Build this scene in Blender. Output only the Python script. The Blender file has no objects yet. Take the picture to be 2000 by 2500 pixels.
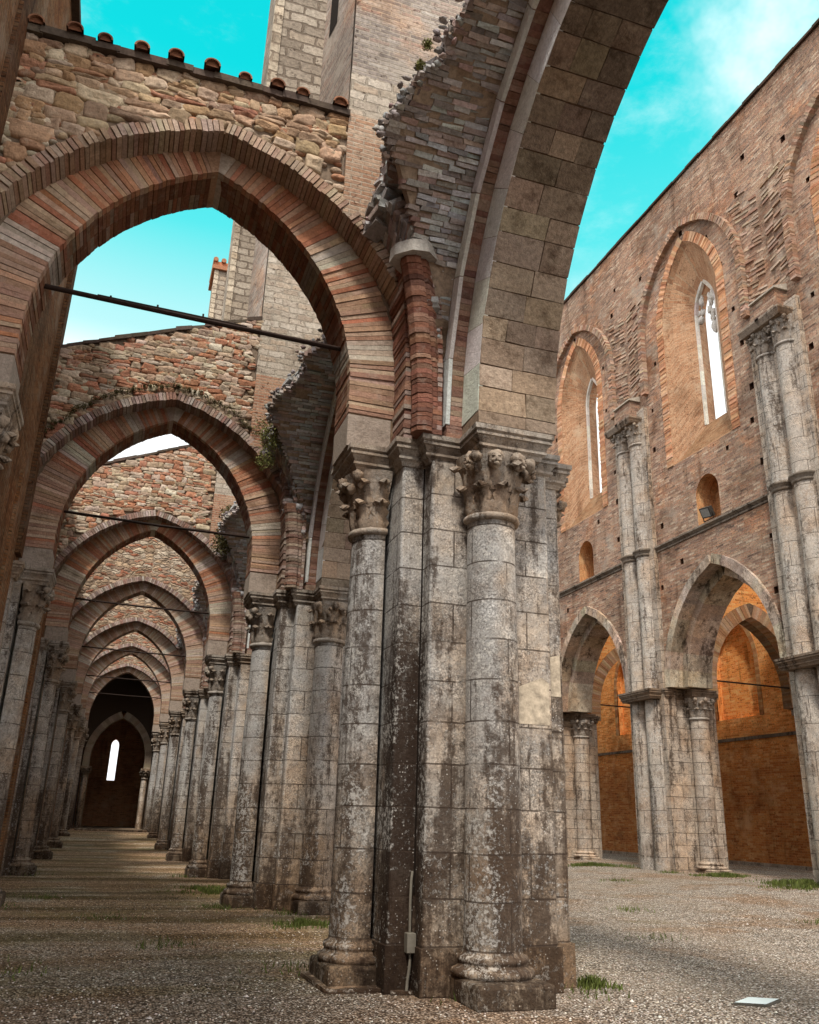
import bpy, math, random
from mathutils import Vector, Matrix, noise as mn
from mathutils.geometry import tessellate_polygon
R = random.Random(7)
PI = math.pi
sc = bpy.context.scene
COL = sc.collection
sin, cos, atan2, acos, asin, sqrt = math.sin, math.cos, math.atan2, math.acos, math.asin, math.sqrt
def lerp(a, b, t): return a + (b - a) * t
def sstep(a, b, x):
    t = max(0, min(1, (x - a) / (b - a))); return t * t * (3 - 2 * t)

# ------------------------------------------------------------------ materials
class NT:
    def __init__(s, name):
        s.m = bpy.data.materials.new(name); s.m.use_nodes = True
        s.t = s.m.node_tree; s.t.nodes.clear()
        s.out = s.t.nodes.new('ShaderNodeOutputMaterial')
        s.b = s.t.nodes.new('ShaderNodeBsdfPrincipled')
        s.t.links.new(s.b.outputs[0], s.out.inputs[0])
        s.b.inputs['Roughness'].default_value = .9
        s.b.inputs['Specular IOR Level'].default_value = .12
        s.P = s.n('ShaderNodeNewGeometry').outputs['Position']
        s.N = s.t.nodes[-1].outputs['Normal']
    def n(s, ty, **kw):
        x = s.t.nodes.new(ty)
        for k, v in kw.items(): setattr(x, k, v)
        return x
    def put(s, sock, v):
        if isinstance(v, bpy.types.NodeSocket): s.t.links.new(v, sock)
        elif isinstance(v, (tuple, list)) and sock.type == 'RGBA' and len(v) == 3: sock.default_value = (*v, 1)
        else: sock.default_value = v
    def math(s, op, a, b=0.0, c=None, clamp=False):
        x = s.n('ShaderNodeMath', operation=op, use_clamp=clamp)
        s.put(x.inputs[0], a); s.put(x.inputs[1], b)
        if c is not None: s.put(x.inputs[2], c)
        return x.outputs[0]
    def vmul(s, a, b):
        x = s.n('ShaderNodeVectorMath', operation='MULTIPLY'); s.put(x.inputs[0], a); s.put(x.inputs[1], b); return x.outputs[0]
    def vadd(s, a, b):
        x = s.n('ShaderNodeVectorMath', operation='ADD'); s.put(x.inputs[0], a); s.put(x.inputs[1], b); return x.outputs[0]
    def mix(s, f, a, b, blend='MIX'):
        x = s.n('ShaderNodeMix', data_type='RGBA', blend_type=blend)
        s.put(x.inputs[0], f); s.put(x.inputs[6], a); s.put(x.inputs[7], b); return x.outputs[2]
    def noise(s, v, scale, detail=4, rough=.6, color=False):
        x = s.n('ShaderNodeTexNoise'); s.put(x.inputs['Vector'], v)
        x.inputs['Scale'].default_value = scale; x.inputs['Detail'].default_value = detail; x.inputs['Roughness'].default_value = rough
        return x.outputs['Color' if color else 'Fac']
    def voro(s, v, scale, feature='F1', out='Distance', rnd=1.0):
        x = s.n('ShaderNodeTexVoronoi', feature=feature); s.put(x.inputs['Vector'], v)
        x.inputs['Scale'].default_value = scale; x.inputs['Randomness'].default_value = rnd
        return x.outputs[out]
    def ramp(s, f, stops, interp='LINEAR'):
        x = s.n('ShaderNodeValToRGB'); s.put(x.inputs[0], f); cr = x.color_ramp; cr.interpolation = interp
        while len(cr.elements) < len(stops): cr.elements.new(.5)
        for e, (p, c) in zip(cr.elements, stops):
            e.position = p; e.color = (*c, 1) if isinstance(c, tuple) else (c, c, c, 1)
        return x.outputs[0]
    def step(s, f, a, b):
        x = s.n('ShaderNodeMapRange', interpolation_type='SMOOTHSTEP'); s.put(x.inputs[0], f)
        x.inputs[1].default_value = a; x.inputs[2].default_value = b; return x.outputs[0]
    def uv(s):
        return s.n('ShaderNodeUVMap', uv_map='UVMap').outputs[0]
    def tint(s):
        return s.n('ShaderNodeAttribute', attribute_name='tint').outputs['Color']
    def z(s):
        x = s.n('ShaderNodeSeparateXYZ'); s.put(x.inputs[0], s.P); return x.outputs[2]
    def fin(s, col, height=None, strength=.6, dist=.02):
        s.put(s.b.inputs['Base Color'], col)
        if height is not None:
            x = s.n('ShaderNodeBump'); x.inputs['Strength'].default_value = strength; x.inputs['Distance'].default_value = dist
            s.put(x.inputs['Height'], height); s.put(s.b.inputs['Normal'], x.outputs[0])
        return s.m
    def warpuv(s, amt=.03, sc_=4):
        u = s.uv(); nz = s.noise(u, sc_, 3, color=True)
        nz = s.vadd(nz, (-.5, -.5, -.5)); return s.vadd(u, s.vmul(nz, (amt, amt, 0)))
    def weather(s, col, stain=.5, pale=.35, palecol=(.42, .37, .30), streak=True, moss=0):
        big = s.noise(s.P, .55, 7, .68)
        d = s.step(big, .50, .70)
        v = s.vmul(s.P, (1.6, 1.6, .22)); st = s.step(s.noise(v, 1.3, 5, .65), .5, .75)
        dd = s.math('MULTIPLY', s.math('MAXIMUM', d, st) if streak else d, stain)
        col = s.mix(dd, col, s.mix(1, col, (.34, .27, .22), 'MULTIPLY'))
        pl = s.math('MULTIPLY', s.step(s.noise(s.vadd(s.P, (31, 7, 3)), .9, 7, .7), .52, .72), pale)
        col = s.mix(pl, col, palecol)
        if moss:
            ms = s.math('MULTIPLY', s.step(s.noise(s.vadd(s.P, (3, 71, 13)), 1.4, 8, .7), .52, .66), moss)
            col = s.mix(ms, col, (.075, .07, .025))
        return col

def mat_brickwall(name, cols, mortar, bw=.28, bh=.068, msize=.010, stain=.5, pale=.35, palecol=(.42, .37, .30), moss=0, bump=.7, warp=.02, patchy=False):
    t = NT(name); u = t.warpuv(warp, 5)
    b = t.n('ShaderNodeTexBrick'); t.put(b.inputs['Vector'], u)
    b.inputs['Color1'].default_value = (0, 0, 0, 1); b.inputs['Color2'].default_value = (1, 1, 1, 1); b.inputs['Mortar'].default_value = (.5, .5, .5, 1)
    b.inputs['Scale'].default_value = 1; b.inputs['Brick Width'].default_value = bw; b.inputs['Row Height'].default_value = bh
    b.inputs['Mortar Size'].default_value = msize; b.inputs['Mortar Smooth'].default_value = .35
    k = len(cols); col = t.ramp(b.outputs[0], [(i / (k - 1), c) for i, c in enumerate(cols)])
    fine = t.noise(t.P, 22, 5, .7)
    mf = t.math('ADD', b.outputs['Fac'], t.math('MULTIPLY', t.step(t.noise(t.P, 9, 5, .7), .58, .75), .6), clamp=True)
    col = t.mix(mf, col, mortar)
    col = t.mix(.8, col, t.ramp(fine, [(.25, .42), (.75, 1.35)]), 'MULTIPLY')
    col = t.mix(t.step(t.noise(t.vadd(t.P, (9, 9, 9)), 13, 3, .6), .60, .70), col, t.mix(1, col, (.35, .3, .28), 'MULTIPLY'))
    if patchy:
        a_ = t.step(t.noise(t.vadd(t.P, (50, 1, 9)), .33, 6, .66), .44, .60); col = t.mix(t.math('MULTIPLY', a_, .75), col, t.mix(1, col, (.66, .66, .66), 'MULTIPLY'))
        a_ = t.step(t.noise(t.vadd(t.P, (5, 31, 19)), .45, 6, .7), .52, .64); col = t.mix(t.math('MULTIPLY', a_, .7), col, t.mix(1, col, (1.22, .94, .74), 'MULTIPLY'))
        a_ = t.step(t.noise(t.vadd(t.P, (15, 3, 59)), .6, 6, .7), .55, .66); col = t.mix(t.math('MULTIPLY', a_, .5), col, (.36, .32, .27))
    col = t.weather(col, stain, pale, palecol, moss=moss)
    col = t.mix(1, col, t.tint(), 'MULTIPLY')
    h = t.math('ADD', t.math('MULTIPLY', mf, -1.0), t.math('MULTIPLY', fine, .9))
    return t.fin(col, h, bump, .02)

def mat_rubble(name, cols, mortar, sx=3.3, sy=5.6, stain=.4, pale=.2, moss=0, bump=1.0):
    t = NT(name); u = t.warpuv(.22, 5.5); v = t.vmul(u, (sx, sy, 1))
    e = t.voro(v, 1, 'DISTANCE_TO_EDGE'); c = t.voro(v, 1, 'F1', 'Color')
    sx_ = t.n('ShaderNodeSeparateColor'); t.put(sx_.inputs[0], c)
    k = len(cols); col = t.ramp(sx_.outputs[0], [(i / k, c) for i, c in enumerate(cols)], 'CONSTANT')
    col = t.mix(.75, col, t.ramp(sx_.outputs[1], [(0, .6), (1, 1.3)]), 'MULTIPLY')
    fine = t.noise(t.P, 16, 6, .72)
    col = t.mix(.85, col, t.ramp(fine, [(.25, .4), (.75, 1.4)]), 'MULTIPLY')
    mf = t.math('MULTIPLY', t.step(e, .10, .02), t.step(t.noise(t.P, 2.5, 4), .3, .6))
    col = t.mix(mf, col, mortar)
    gap = t.math('MULTIPLY', t.step(e, .05, .01), t.step(t.noise(t.vadd(t.P, (4, 4, 4)), 3.5, 4), .5, .62)); col = t.mix(t.math('MULTIPLY', gap, .8), col, (.06, .04, .03))
    col = t.weather(col, stain, pale, moss=moss)
    col = t.mix(1, col, t.tint(), 'MULTIPLY')
    h = t.math('ADD', t.step(e, 0, .22), t.math('MULTIPLY', fine, .5))
    return t.fin(col, h, bump, .05)

def mat_block(name, base, var=.5, rough=.9, dark=.5, light=.4, lightcol=(.5, .47, .42)):
    """solid pieces whose colour comes from the per-piece tint"""
    t = NT(name)
    f = t.noise(t.P, 20, 6, .72); col = t.mix(1, base, t.tint(), 'MULTIPLY')
    col = t.mix(var, col, t.ramp(f, [(.25, .35), (.75, 1.5)]), 'MULTIPLY')
    d = t.math('MULTIPLY', t.step(t.noise(t.P, 2.3, 7, .72), .5, .68), dark)
    col = t.mix(d, col, t.mix(1, col, (.32, .26, .22), 'MULTIPLY'))
    l = t.math('MULTIPLY', t.step(t.noise(t.vadd(t.P, (5, 17, 2)), 4.5, 7, .75), .54, .66), light)
    col = t.mix(l, col, lightcol)
    h = t.math('ADD', t.noise(t.P, 35, 5, .7), t.math('MULTIPLY', t.noise(t.P, 9, 4), .8))
    t.b.inputs['Roughness'].default_value = rough
    return t.fin(col, h, .8, .02)

def mat_pier(name, bright=1.0, warm=0.0, lichen=1.0, joints=True, bw=.9, bh=.43, low=True, speck=1.0, damp=None):
    t = NT(name); u = t.warpuv(.012, 3)
    b = t.n('ShaderNodeTexBrick'); t.put(b.inputs['Vector'], u)
    b.inputs['Color1'].default_value = (0, 0, 0, 1); b.inputs['Color2'].default_value = (1, 1, 1, 1); b.inputs['Mortar'].default_value = (.5, .5, .5, 1)
    b.inputs['Scale'].default_value = 1; b.inputs['Brick Width'].default_value = bw; b.inputs['Row Height'].default_value = bh
    b.inputs['Mortar Size'].default_value = .009; b.inputs['Mortar Smooth'].default_value = .2
    k = bright
    c0 = [(.29, .26, .23), (.36, .33, .295), (.42, .385, .345), (.31, .275, .24), (.46, .425, .385)]
    c1 = [(.43, .345, .265), (.50, .41, .325), (.39, .305, .23), (.46, .38, .295), (.36, .285, .22)]
    cc = [tuple(lerp(a, bb, warm) * k for a, bb in zip(x, y)) for x, y in zip(c0, c1)]
    col = t.ramp(b.outputs[0], [(i / 4, c) for i, c in enumerate(cc)])
    z = t.z()
    nx = t.n('ShaderNodeSeparateXYZ'); t.put(nx.inputs[0], t.N)
    side = t.step(t.math('ADD', nx.outputs[0], t.math('MULTIPLY', t.math('SUBTRACT', t.noise(t.P, 2.5, 5, .7), .5), 1.2)), .30, -.45)   # aisle-facing side cooler and paler: lichen plus skylight from the left painted in
    # broad warm/cool drift
    col = t.mix(t.step(t.noise(t.vadd(t.P, (2, 8, 1)), .8, 5, .6), .42, .65), col, t.mix(1, col, (1.10, .96, .82), 'MULTIPLY'))
    col = t.mix(.9, col, t.ramp(t.noise(t.P, 7, 8, .75), [(.28, .45), (.72, 1.45)]), 'MULTIPLY')
    cool = t.math('MULTIPLY', t.math('MULTIPLY', side, t.step(z, .8, 3.2) if low else .5), .75 * lichen)
    col = t.mix(cool, col, t.mix(t.noise(t.P, 5, 6, .75), (.24, .245, .25), (.47, .475, .48)))
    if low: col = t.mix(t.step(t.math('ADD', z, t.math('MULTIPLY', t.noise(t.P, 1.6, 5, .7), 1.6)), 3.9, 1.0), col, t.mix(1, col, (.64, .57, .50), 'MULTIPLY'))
    fine = t.noise(t.P, 38, 4, .65)
    col = t.mix(t.math('MULTIPLY_ADD', t.step(t.noise(t.vadd(t.P, (3, 60, 5)), 1.9, 5, .7), .40, .60), .65 * speck, .25 * speck), col, t.ramp(t.noise(t.vadd(t.P, (3, 9, 5)), 46, 4, .75), [(.34, .25), (.5, .95), (.66, 1.85)]), 'MULTIPLY')
    col = t.mix(t.math('MULTIPLY', t.step(t.noise(t.vadd(t.P, (23, 6, 5)), 1.1, 6, .72), .48, .64), .55), col, t.mix(1, col, (.50, .40, .33), 'MULTIPLY'))
    # dark algae, stronger low down and in runs
    v = t.vmul(t.P, (2.2, 2.2, .28))
    run = t.noise(v, 1.2, 7, .7)
    lowf = t.math('MULTIPLY', t.step(z, 5.0, .2), .11) if low else 0.0
    dk = t.step(t.math('ADD', t.math('ADD', run, t.math('MULTIPLY', t.math('SUBTRACT', t.noise(t.P, 9, 6, .75), .5), .5)), lowf), .51, .65)
    col = t.mix(t.math('MULTIPLY', dk, .86), col, t.mix(t.noise(t.P, 24, 4, .7), (.018, .011, .008), (.075, .048, .032)))
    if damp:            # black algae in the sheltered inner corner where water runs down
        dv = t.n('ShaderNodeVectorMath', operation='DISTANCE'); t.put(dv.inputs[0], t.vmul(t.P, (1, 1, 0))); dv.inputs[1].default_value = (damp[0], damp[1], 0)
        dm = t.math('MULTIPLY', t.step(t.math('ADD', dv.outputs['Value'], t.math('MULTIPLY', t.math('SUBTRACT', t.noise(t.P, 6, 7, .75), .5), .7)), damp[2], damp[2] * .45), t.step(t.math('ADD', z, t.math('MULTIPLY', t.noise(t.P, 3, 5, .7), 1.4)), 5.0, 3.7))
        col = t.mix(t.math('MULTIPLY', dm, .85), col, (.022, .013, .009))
    # pale lichen crust and specks
    pm = t.math('MULTIPLY', t.step(t.noise(t.vadd(t.P, (13, 3, 40)), 1.7, 6, .7), .40, .58), t.math('ADD', t.math('MULTIPLY', side, .6), .4))
    cr = t.step(t.math('ADD', t.noise(t.vadd(t.P, (1, 2, 3)), 20, 7, .80), t.math('MULTIPLY', t.math('SUBTRACT', pm, .5), .12)), .545, .60)
    col = t.mix(t.math('MULTIPLY', t.math('MULTIPLY', cr, t.math('ADD', t.math('MULTIPLY', pm, .7), .25)), .68 * lichen), col, (.54, .52, .49))
    sp = t.step(t.voro(t.P, 26), .23, .10); sel = t.step(t.noise(t.vadd(t.P, (7, 7, 7)), 5, 4, .7), .46, .58)
    col = t.mix(t.math('MULTIPLY', t.math('MULTIPLY', sp, sel), .75 * lichen), col, (.60, .57, .53))
    sp2 = t.step(t.noise(t.vadd(t.P, (70, 7, 7)), 30, 3, .6), .60, .68)
    col = t.mix(t.math('MULTIPLY', sp2, .6), col, (.05, .035, .028))
    # joints
    jf = t.math('MULTIPLY', b.outputs['Fac'], t.step(t.noise(t.P, 3, 4), .32, .5))
    if joints: col = t.mix(t.math('MULTIPLY', jf, .8), col, (.045, .03, .022))
    col = t.mix(1, col, t.tint(), 'MULTIPLY')
    h = t.math('ADD', t.math('MULTIPLY', b.outputs['Fac'], -1.2 if joints else 0.0), t.math('ADD', t.math('MULTIPLY', fine, .5), t.math('MULTIPLY', t.noise(t.P, 10, 6, .7), 1.0)))
    h = t.math('ADD', h, t.math('MULTIPLY', cr, .25))
    return t.fin(col, h, .85, .02)

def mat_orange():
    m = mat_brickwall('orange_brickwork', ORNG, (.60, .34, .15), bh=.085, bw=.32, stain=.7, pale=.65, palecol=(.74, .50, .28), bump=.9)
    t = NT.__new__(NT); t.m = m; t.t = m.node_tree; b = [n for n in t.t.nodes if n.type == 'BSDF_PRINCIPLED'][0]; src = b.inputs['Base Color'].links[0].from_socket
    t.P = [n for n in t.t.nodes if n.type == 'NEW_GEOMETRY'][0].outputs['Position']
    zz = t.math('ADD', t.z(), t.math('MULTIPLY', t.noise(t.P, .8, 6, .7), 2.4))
    up = t.step(zz, 4.6, 7.6); c = t.mix(up, t.mix(1, src, (.74, .62, .52), 'MULTIPLY'), t.mix(1, src, (1.65, 1.5, 1.3), 'MULTIPLY')); t.put(b.inputs['Base Color'], c)  # sunlit upper wall and shaded lower wall painted into the brick colour
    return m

def mat_plain(name, col, rough=.8, metal=0, var=.4, bump=.4, scale=18):
    t = NT(name); f = t.noise(t.P, scale, 5, .7)
    c = t.mix(var, col, t.ramp(f, [(.25, .35), (.75, 1.5)]), 'MULTIPLY'); c = t.mix(1, c, t.tint(), 'MULTIPLY')
    t.b.inputs['Roughness'].default_value = rough; t.b.inputs['Metallic'].default_value = metal
    return t.fin(c, f, bump, .01)

def mat_leaf(name, c0, c1):
    t = NT(name); c = t.mix(t.noise(t.P, 6, 3), c0, c1); c = t.mix(1, c, t.tint(), 'MULTIPLY')
    t.b.inputs['Roughness'].default_value = .7
    return t.fin(c)

def mat_ground():
    t = NT('gravel_ground')
    e = t.voro(t.P, 44, 'F1', 'Distance'); c = t.voro(t.P, 44, 'F1', 'Color')
    s2 = t.n('ShaderNodeSeparateColor'); t.put(s2.inputs[0], c)
    col = t.ramp(s2.outputs[0], [(0, (.15, .11, .08)), (.3, (.29, .225, .17)), (.65, (.42, .345, .275)), (.88, (.56, .49, .42)), (1, (.74, .69, .63))])
    col = t.mix(t.step(e, .30, .70), col, (.06, .042, .03))
    col = t.mix(.7, col, t.ramp(t.noise(t.P, 4, 8, .78), [(.3, .42), (.7, 1.5)]), 'MULTIPLY')
    a = t.noise(t.P, .42, 7, .68); sep = t.n('ShaderNodeSeparateXYZ'); t.put(sep.inputs[0], t.P)
    # nave gravel is paler, the aisle floor browner and mossier
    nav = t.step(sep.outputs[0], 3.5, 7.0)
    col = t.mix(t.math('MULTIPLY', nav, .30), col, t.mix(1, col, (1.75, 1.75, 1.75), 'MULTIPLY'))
    far = t.step(sep.outputs[1], 9, 15)
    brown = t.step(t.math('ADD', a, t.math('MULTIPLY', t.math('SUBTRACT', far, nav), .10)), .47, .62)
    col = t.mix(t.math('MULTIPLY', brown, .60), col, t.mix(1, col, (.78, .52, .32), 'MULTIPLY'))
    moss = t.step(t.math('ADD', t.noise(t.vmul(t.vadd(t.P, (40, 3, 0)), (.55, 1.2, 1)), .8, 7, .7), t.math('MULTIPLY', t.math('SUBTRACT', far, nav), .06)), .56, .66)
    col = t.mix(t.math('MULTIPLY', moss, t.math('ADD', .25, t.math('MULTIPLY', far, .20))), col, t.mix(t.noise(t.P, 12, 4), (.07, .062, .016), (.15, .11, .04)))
    bandn = t.noise(t.vmul(t.vadd(t.P, (0, 5, 0)), (.10, .85, 1)), 1.0, 5, .6)
    bd = t.math('MULTIPLY', t.step(bandn, .47, .58), t.math('MULTIPLY', t.math('SUBTRACT', 1.0, nav), t.step(sep.outputs[1], 7, 11)))
    col = t.mix(t.math('MULTIPLY', bd, .8), col, t.mix(1, col, (.78, .72, .46), 'MULTIPLY')); col = t.mix(t.math('MULTIPLY', t.math('SUBTRACT', 1.0, bd), t.math('MULTIPLY', far, t.math('SUBTRACT', 1.0, nav))), col, t.mix(1, col, (1.7, 1.65, 1.5), 'MULTIPLY'))  # aisle bands: moss with painted shadow, paler stripes painted as sunlight between arches
    path = t.step(t.noise(t.vadd(t.P, (8, 8, 0)), .33, 5, .6), .50, .60); col = t.mix(t.math('MULTIPLY', path, .16), col, (.27, .20, .14))
    near = t.math('MULTIPLY', t.step(sep.outputs[0], 4.2, 1.2), t.step(sep.outputs[1], 11, 8)); col = t.mix(t.math('MULTIPLY', near, .85), col, t.mix(1, col, (.88, .80, .73), 'MULTIPLY'))  # shade over the near-left aisle painted into the gravel colour
    col = t.mix(1, col, (1.0, 1.01, 1.03), 'MULTIPLY')
    col = t.mix(.8, col, t.ramp(t.noise(t.P, 17, 4, .8), [(.3, .38), (.7, 1.6)]), 'MULTIPLY')
    h = t.math('ADD', t.math('MULTIPLY', e, -1.0), t.math('MULTIPLY', t.noise(t.P, 6, 4), .5))
    return t.fin(col, h, 1.0, .02)

RED = [(.16, .065, .045), (.27, .10, .06), (.34, .145, .085), (.40, .21, .13), (.25, .12, .085), (.44, .31, .22), (.31, .13, .075)]
NAVE = [(.16, .10, .08), (.37, .205, .14), (.44, .29, .20), (.29, .165, .12), (.54, .41, .31), (.40, .215, .145), (.24, .155, .125), (.47, .26, .165)]
GREY = [(.24, .20, .18), (.35, .30, .265), (.42, .365, .325), (.29, .24, .21), (.37, .255, .21), (.47, .425, .38)]
ORNG = [(.42, .16, .05), (.58, .235, .07), (.66, .32, .11), (.50, .185, .055), (.70, .42, .19), (.60, .27, .09)]
M = dict(
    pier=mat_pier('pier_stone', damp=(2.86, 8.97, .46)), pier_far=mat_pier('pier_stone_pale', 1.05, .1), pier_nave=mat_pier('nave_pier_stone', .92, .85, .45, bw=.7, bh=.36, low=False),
    carved=mat_pier('carved_capital_stone', .86, .3, .7, joints=False, low=False, speck=.3),
    shaft=mat_pier('wall_shaft_stone', .88, .6, .6, bw=1.1, bh=.7, low=False),
    brick=mat_block('old_brick', (1, 1, 1), .55, dark=.45, light=.30, lightcol=(.40, .33, .28)),
    block=mat_block('dressed_stone', (1, 1, 1), .6, dark=.4, light=.25),
    stone=mat_block('rubble_stone', (1, 1, 1), .7, dark=.45, light=.35, lightcol=(.46, .38, .29)),
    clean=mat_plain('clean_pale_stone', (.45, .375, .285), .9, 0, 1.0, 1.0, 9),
    mortar=mat_plain('lime_mortar', (.20, .15, .11), .95, 0, .8, 1.0, 14),
    rubble=mat_rubble('rubble_wall', [(.42, .31, .22), (.34, .24, .165), (.50, .41, .32), (.36, .15, .09), (.42, .30, .20), (.31, .21, .15), (.48, .39, .29), (.38, .18, .11)], (.30, .225, .165), 3.6, 8.5, stain=.45, pale=.3, moss=.30),
    nave=mat_brickwall('nave_brickwork', NAVE, (.34, .27, .20), bh=.075, bw=.29, stain=.75, pale=.30, palecol=(.40, .335, .26), patchy=True, bump=.95),
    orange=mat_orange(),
    jamb=mat_brickwall('window_jamb_brick', [(.36, .18, .10), (.45, .24, .135), (.50, .31, .19), (.30, .15, .085)], (.44, .30, .19), bh=.075, stain=.6, pale=.75, palecol=(.47, .36, .25)),
    patch=mat_brickwall('faded_brick_patch', [(.40, .27, .19), (.46, .33, .24), (.36, .21, .14), (.42, .25, .16)], (.44, .36, .28), stain=.35, pale=.7, palecol=(.46, .39, .31)),
    redwall=mat_brickwall('aisle_brickwork', [(.24, .12, .06), (.34, .175, .085), (.40, .235, .125), (.29, .15, .075), (.37, .26, .16)], (.20, .14, .09), stain=.9, pale=.15, bump=1.0, patchy=True),
    grey=mat_brickwall('weathered_upper_brick', GREY, (.40, .34, .28), bh=.075, bw=.30, msize=.012, stain=.35, pale=.45, palecol=(.44, .39, .33), patchy=True),
    butt=mat_brickwall('buttress_stone', [(.30, .25, .20), (.40, .345, .28), (.26, .215, .17), (.46, .40, .33), (.36, .29, .22)], (.20, .16, .125), bw=.44, bh=.19, msize=.022, stain=.4, pale=.3, warp=.10, bump=1.0),
    roughstone=mat_brickwall('rough_pale_stone', [(.40, .34, .27), (.48, .42, .35), (.34, .27, .21), (.52, .46, .39), (.42, .33, .25)], (.36, .31, .25), bw=.38, bh=.15, msize=.02, stain=.45, pale=.55, palecol=(.52, .47, .40), warp=.12, bump=1.0), patchred=mat_brickwall('red_brick_patch', [(.40, .21, .13), (.46, .28, .19), (.34, .16, .10), (.42, .25, .16)], (.42, .32, .24), stain=.4, pale=.4, palecol=(.46, .37, .28)),
    plaster=mat_plain('worn_plaster', (.46, .40, .33), .95, 0, .75, 1.0, 7),
    palestone=mat_block('pale_edge_stone', (1, 1, 1), .45, dark=.22, light=.3, lightcol=(.8, .8, .78)), soffitblock=mat_block('stained_ashlar', (1, 1, 1), .75, dark=.75, light=.22, lightcol=(.46, .38, .29)),
    soffit=mat_pier('arch_ashlar', .72, .75, .12, joints=False, low=False), ashlar=mat_pier('nave_arch_ashlar', 1.0, .45, .2, joints=False, low=False),
    iron=mat_plain('rusty_iron', (.035, .022, .018), .6, .3, .5, .3), 
    tile=mat_plain('clay_tile', (.33, .15, .085), .85, 0, .8, .8, 24), coping=mat_plain('coping_dark', (.085, .062, .048), .9, 0, .7, .8, 20),
    grass=mat_leaf('grass_blade', (.045, .065, .014), (.12, .135, .035)), bush=mat_leaf('bush_leaf', (.09, .11, .025), (.26, .25, .10)),
    dead=mat_leaf('dry_moss', (.05, .045, .015), (.13, .11, .05)),
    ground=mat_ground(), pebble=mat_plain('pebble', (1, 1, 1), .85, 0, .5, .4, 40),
    white=mat_plain('white_panel', (.72, .80, .80), .35, 0, .1, .1), plastic=mat_plain('grey_plastic', (.15, .135, .11), .5, 0, .3, .2), dark=mat_plain('dark_void', (.012, .008, .006), .95),
    lampglass=mat_plain('lamp_glass', (.25, .25, .24), .2), alu=mat_plain('lamp_housing', (.05, .045, .04), .5))

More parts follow.
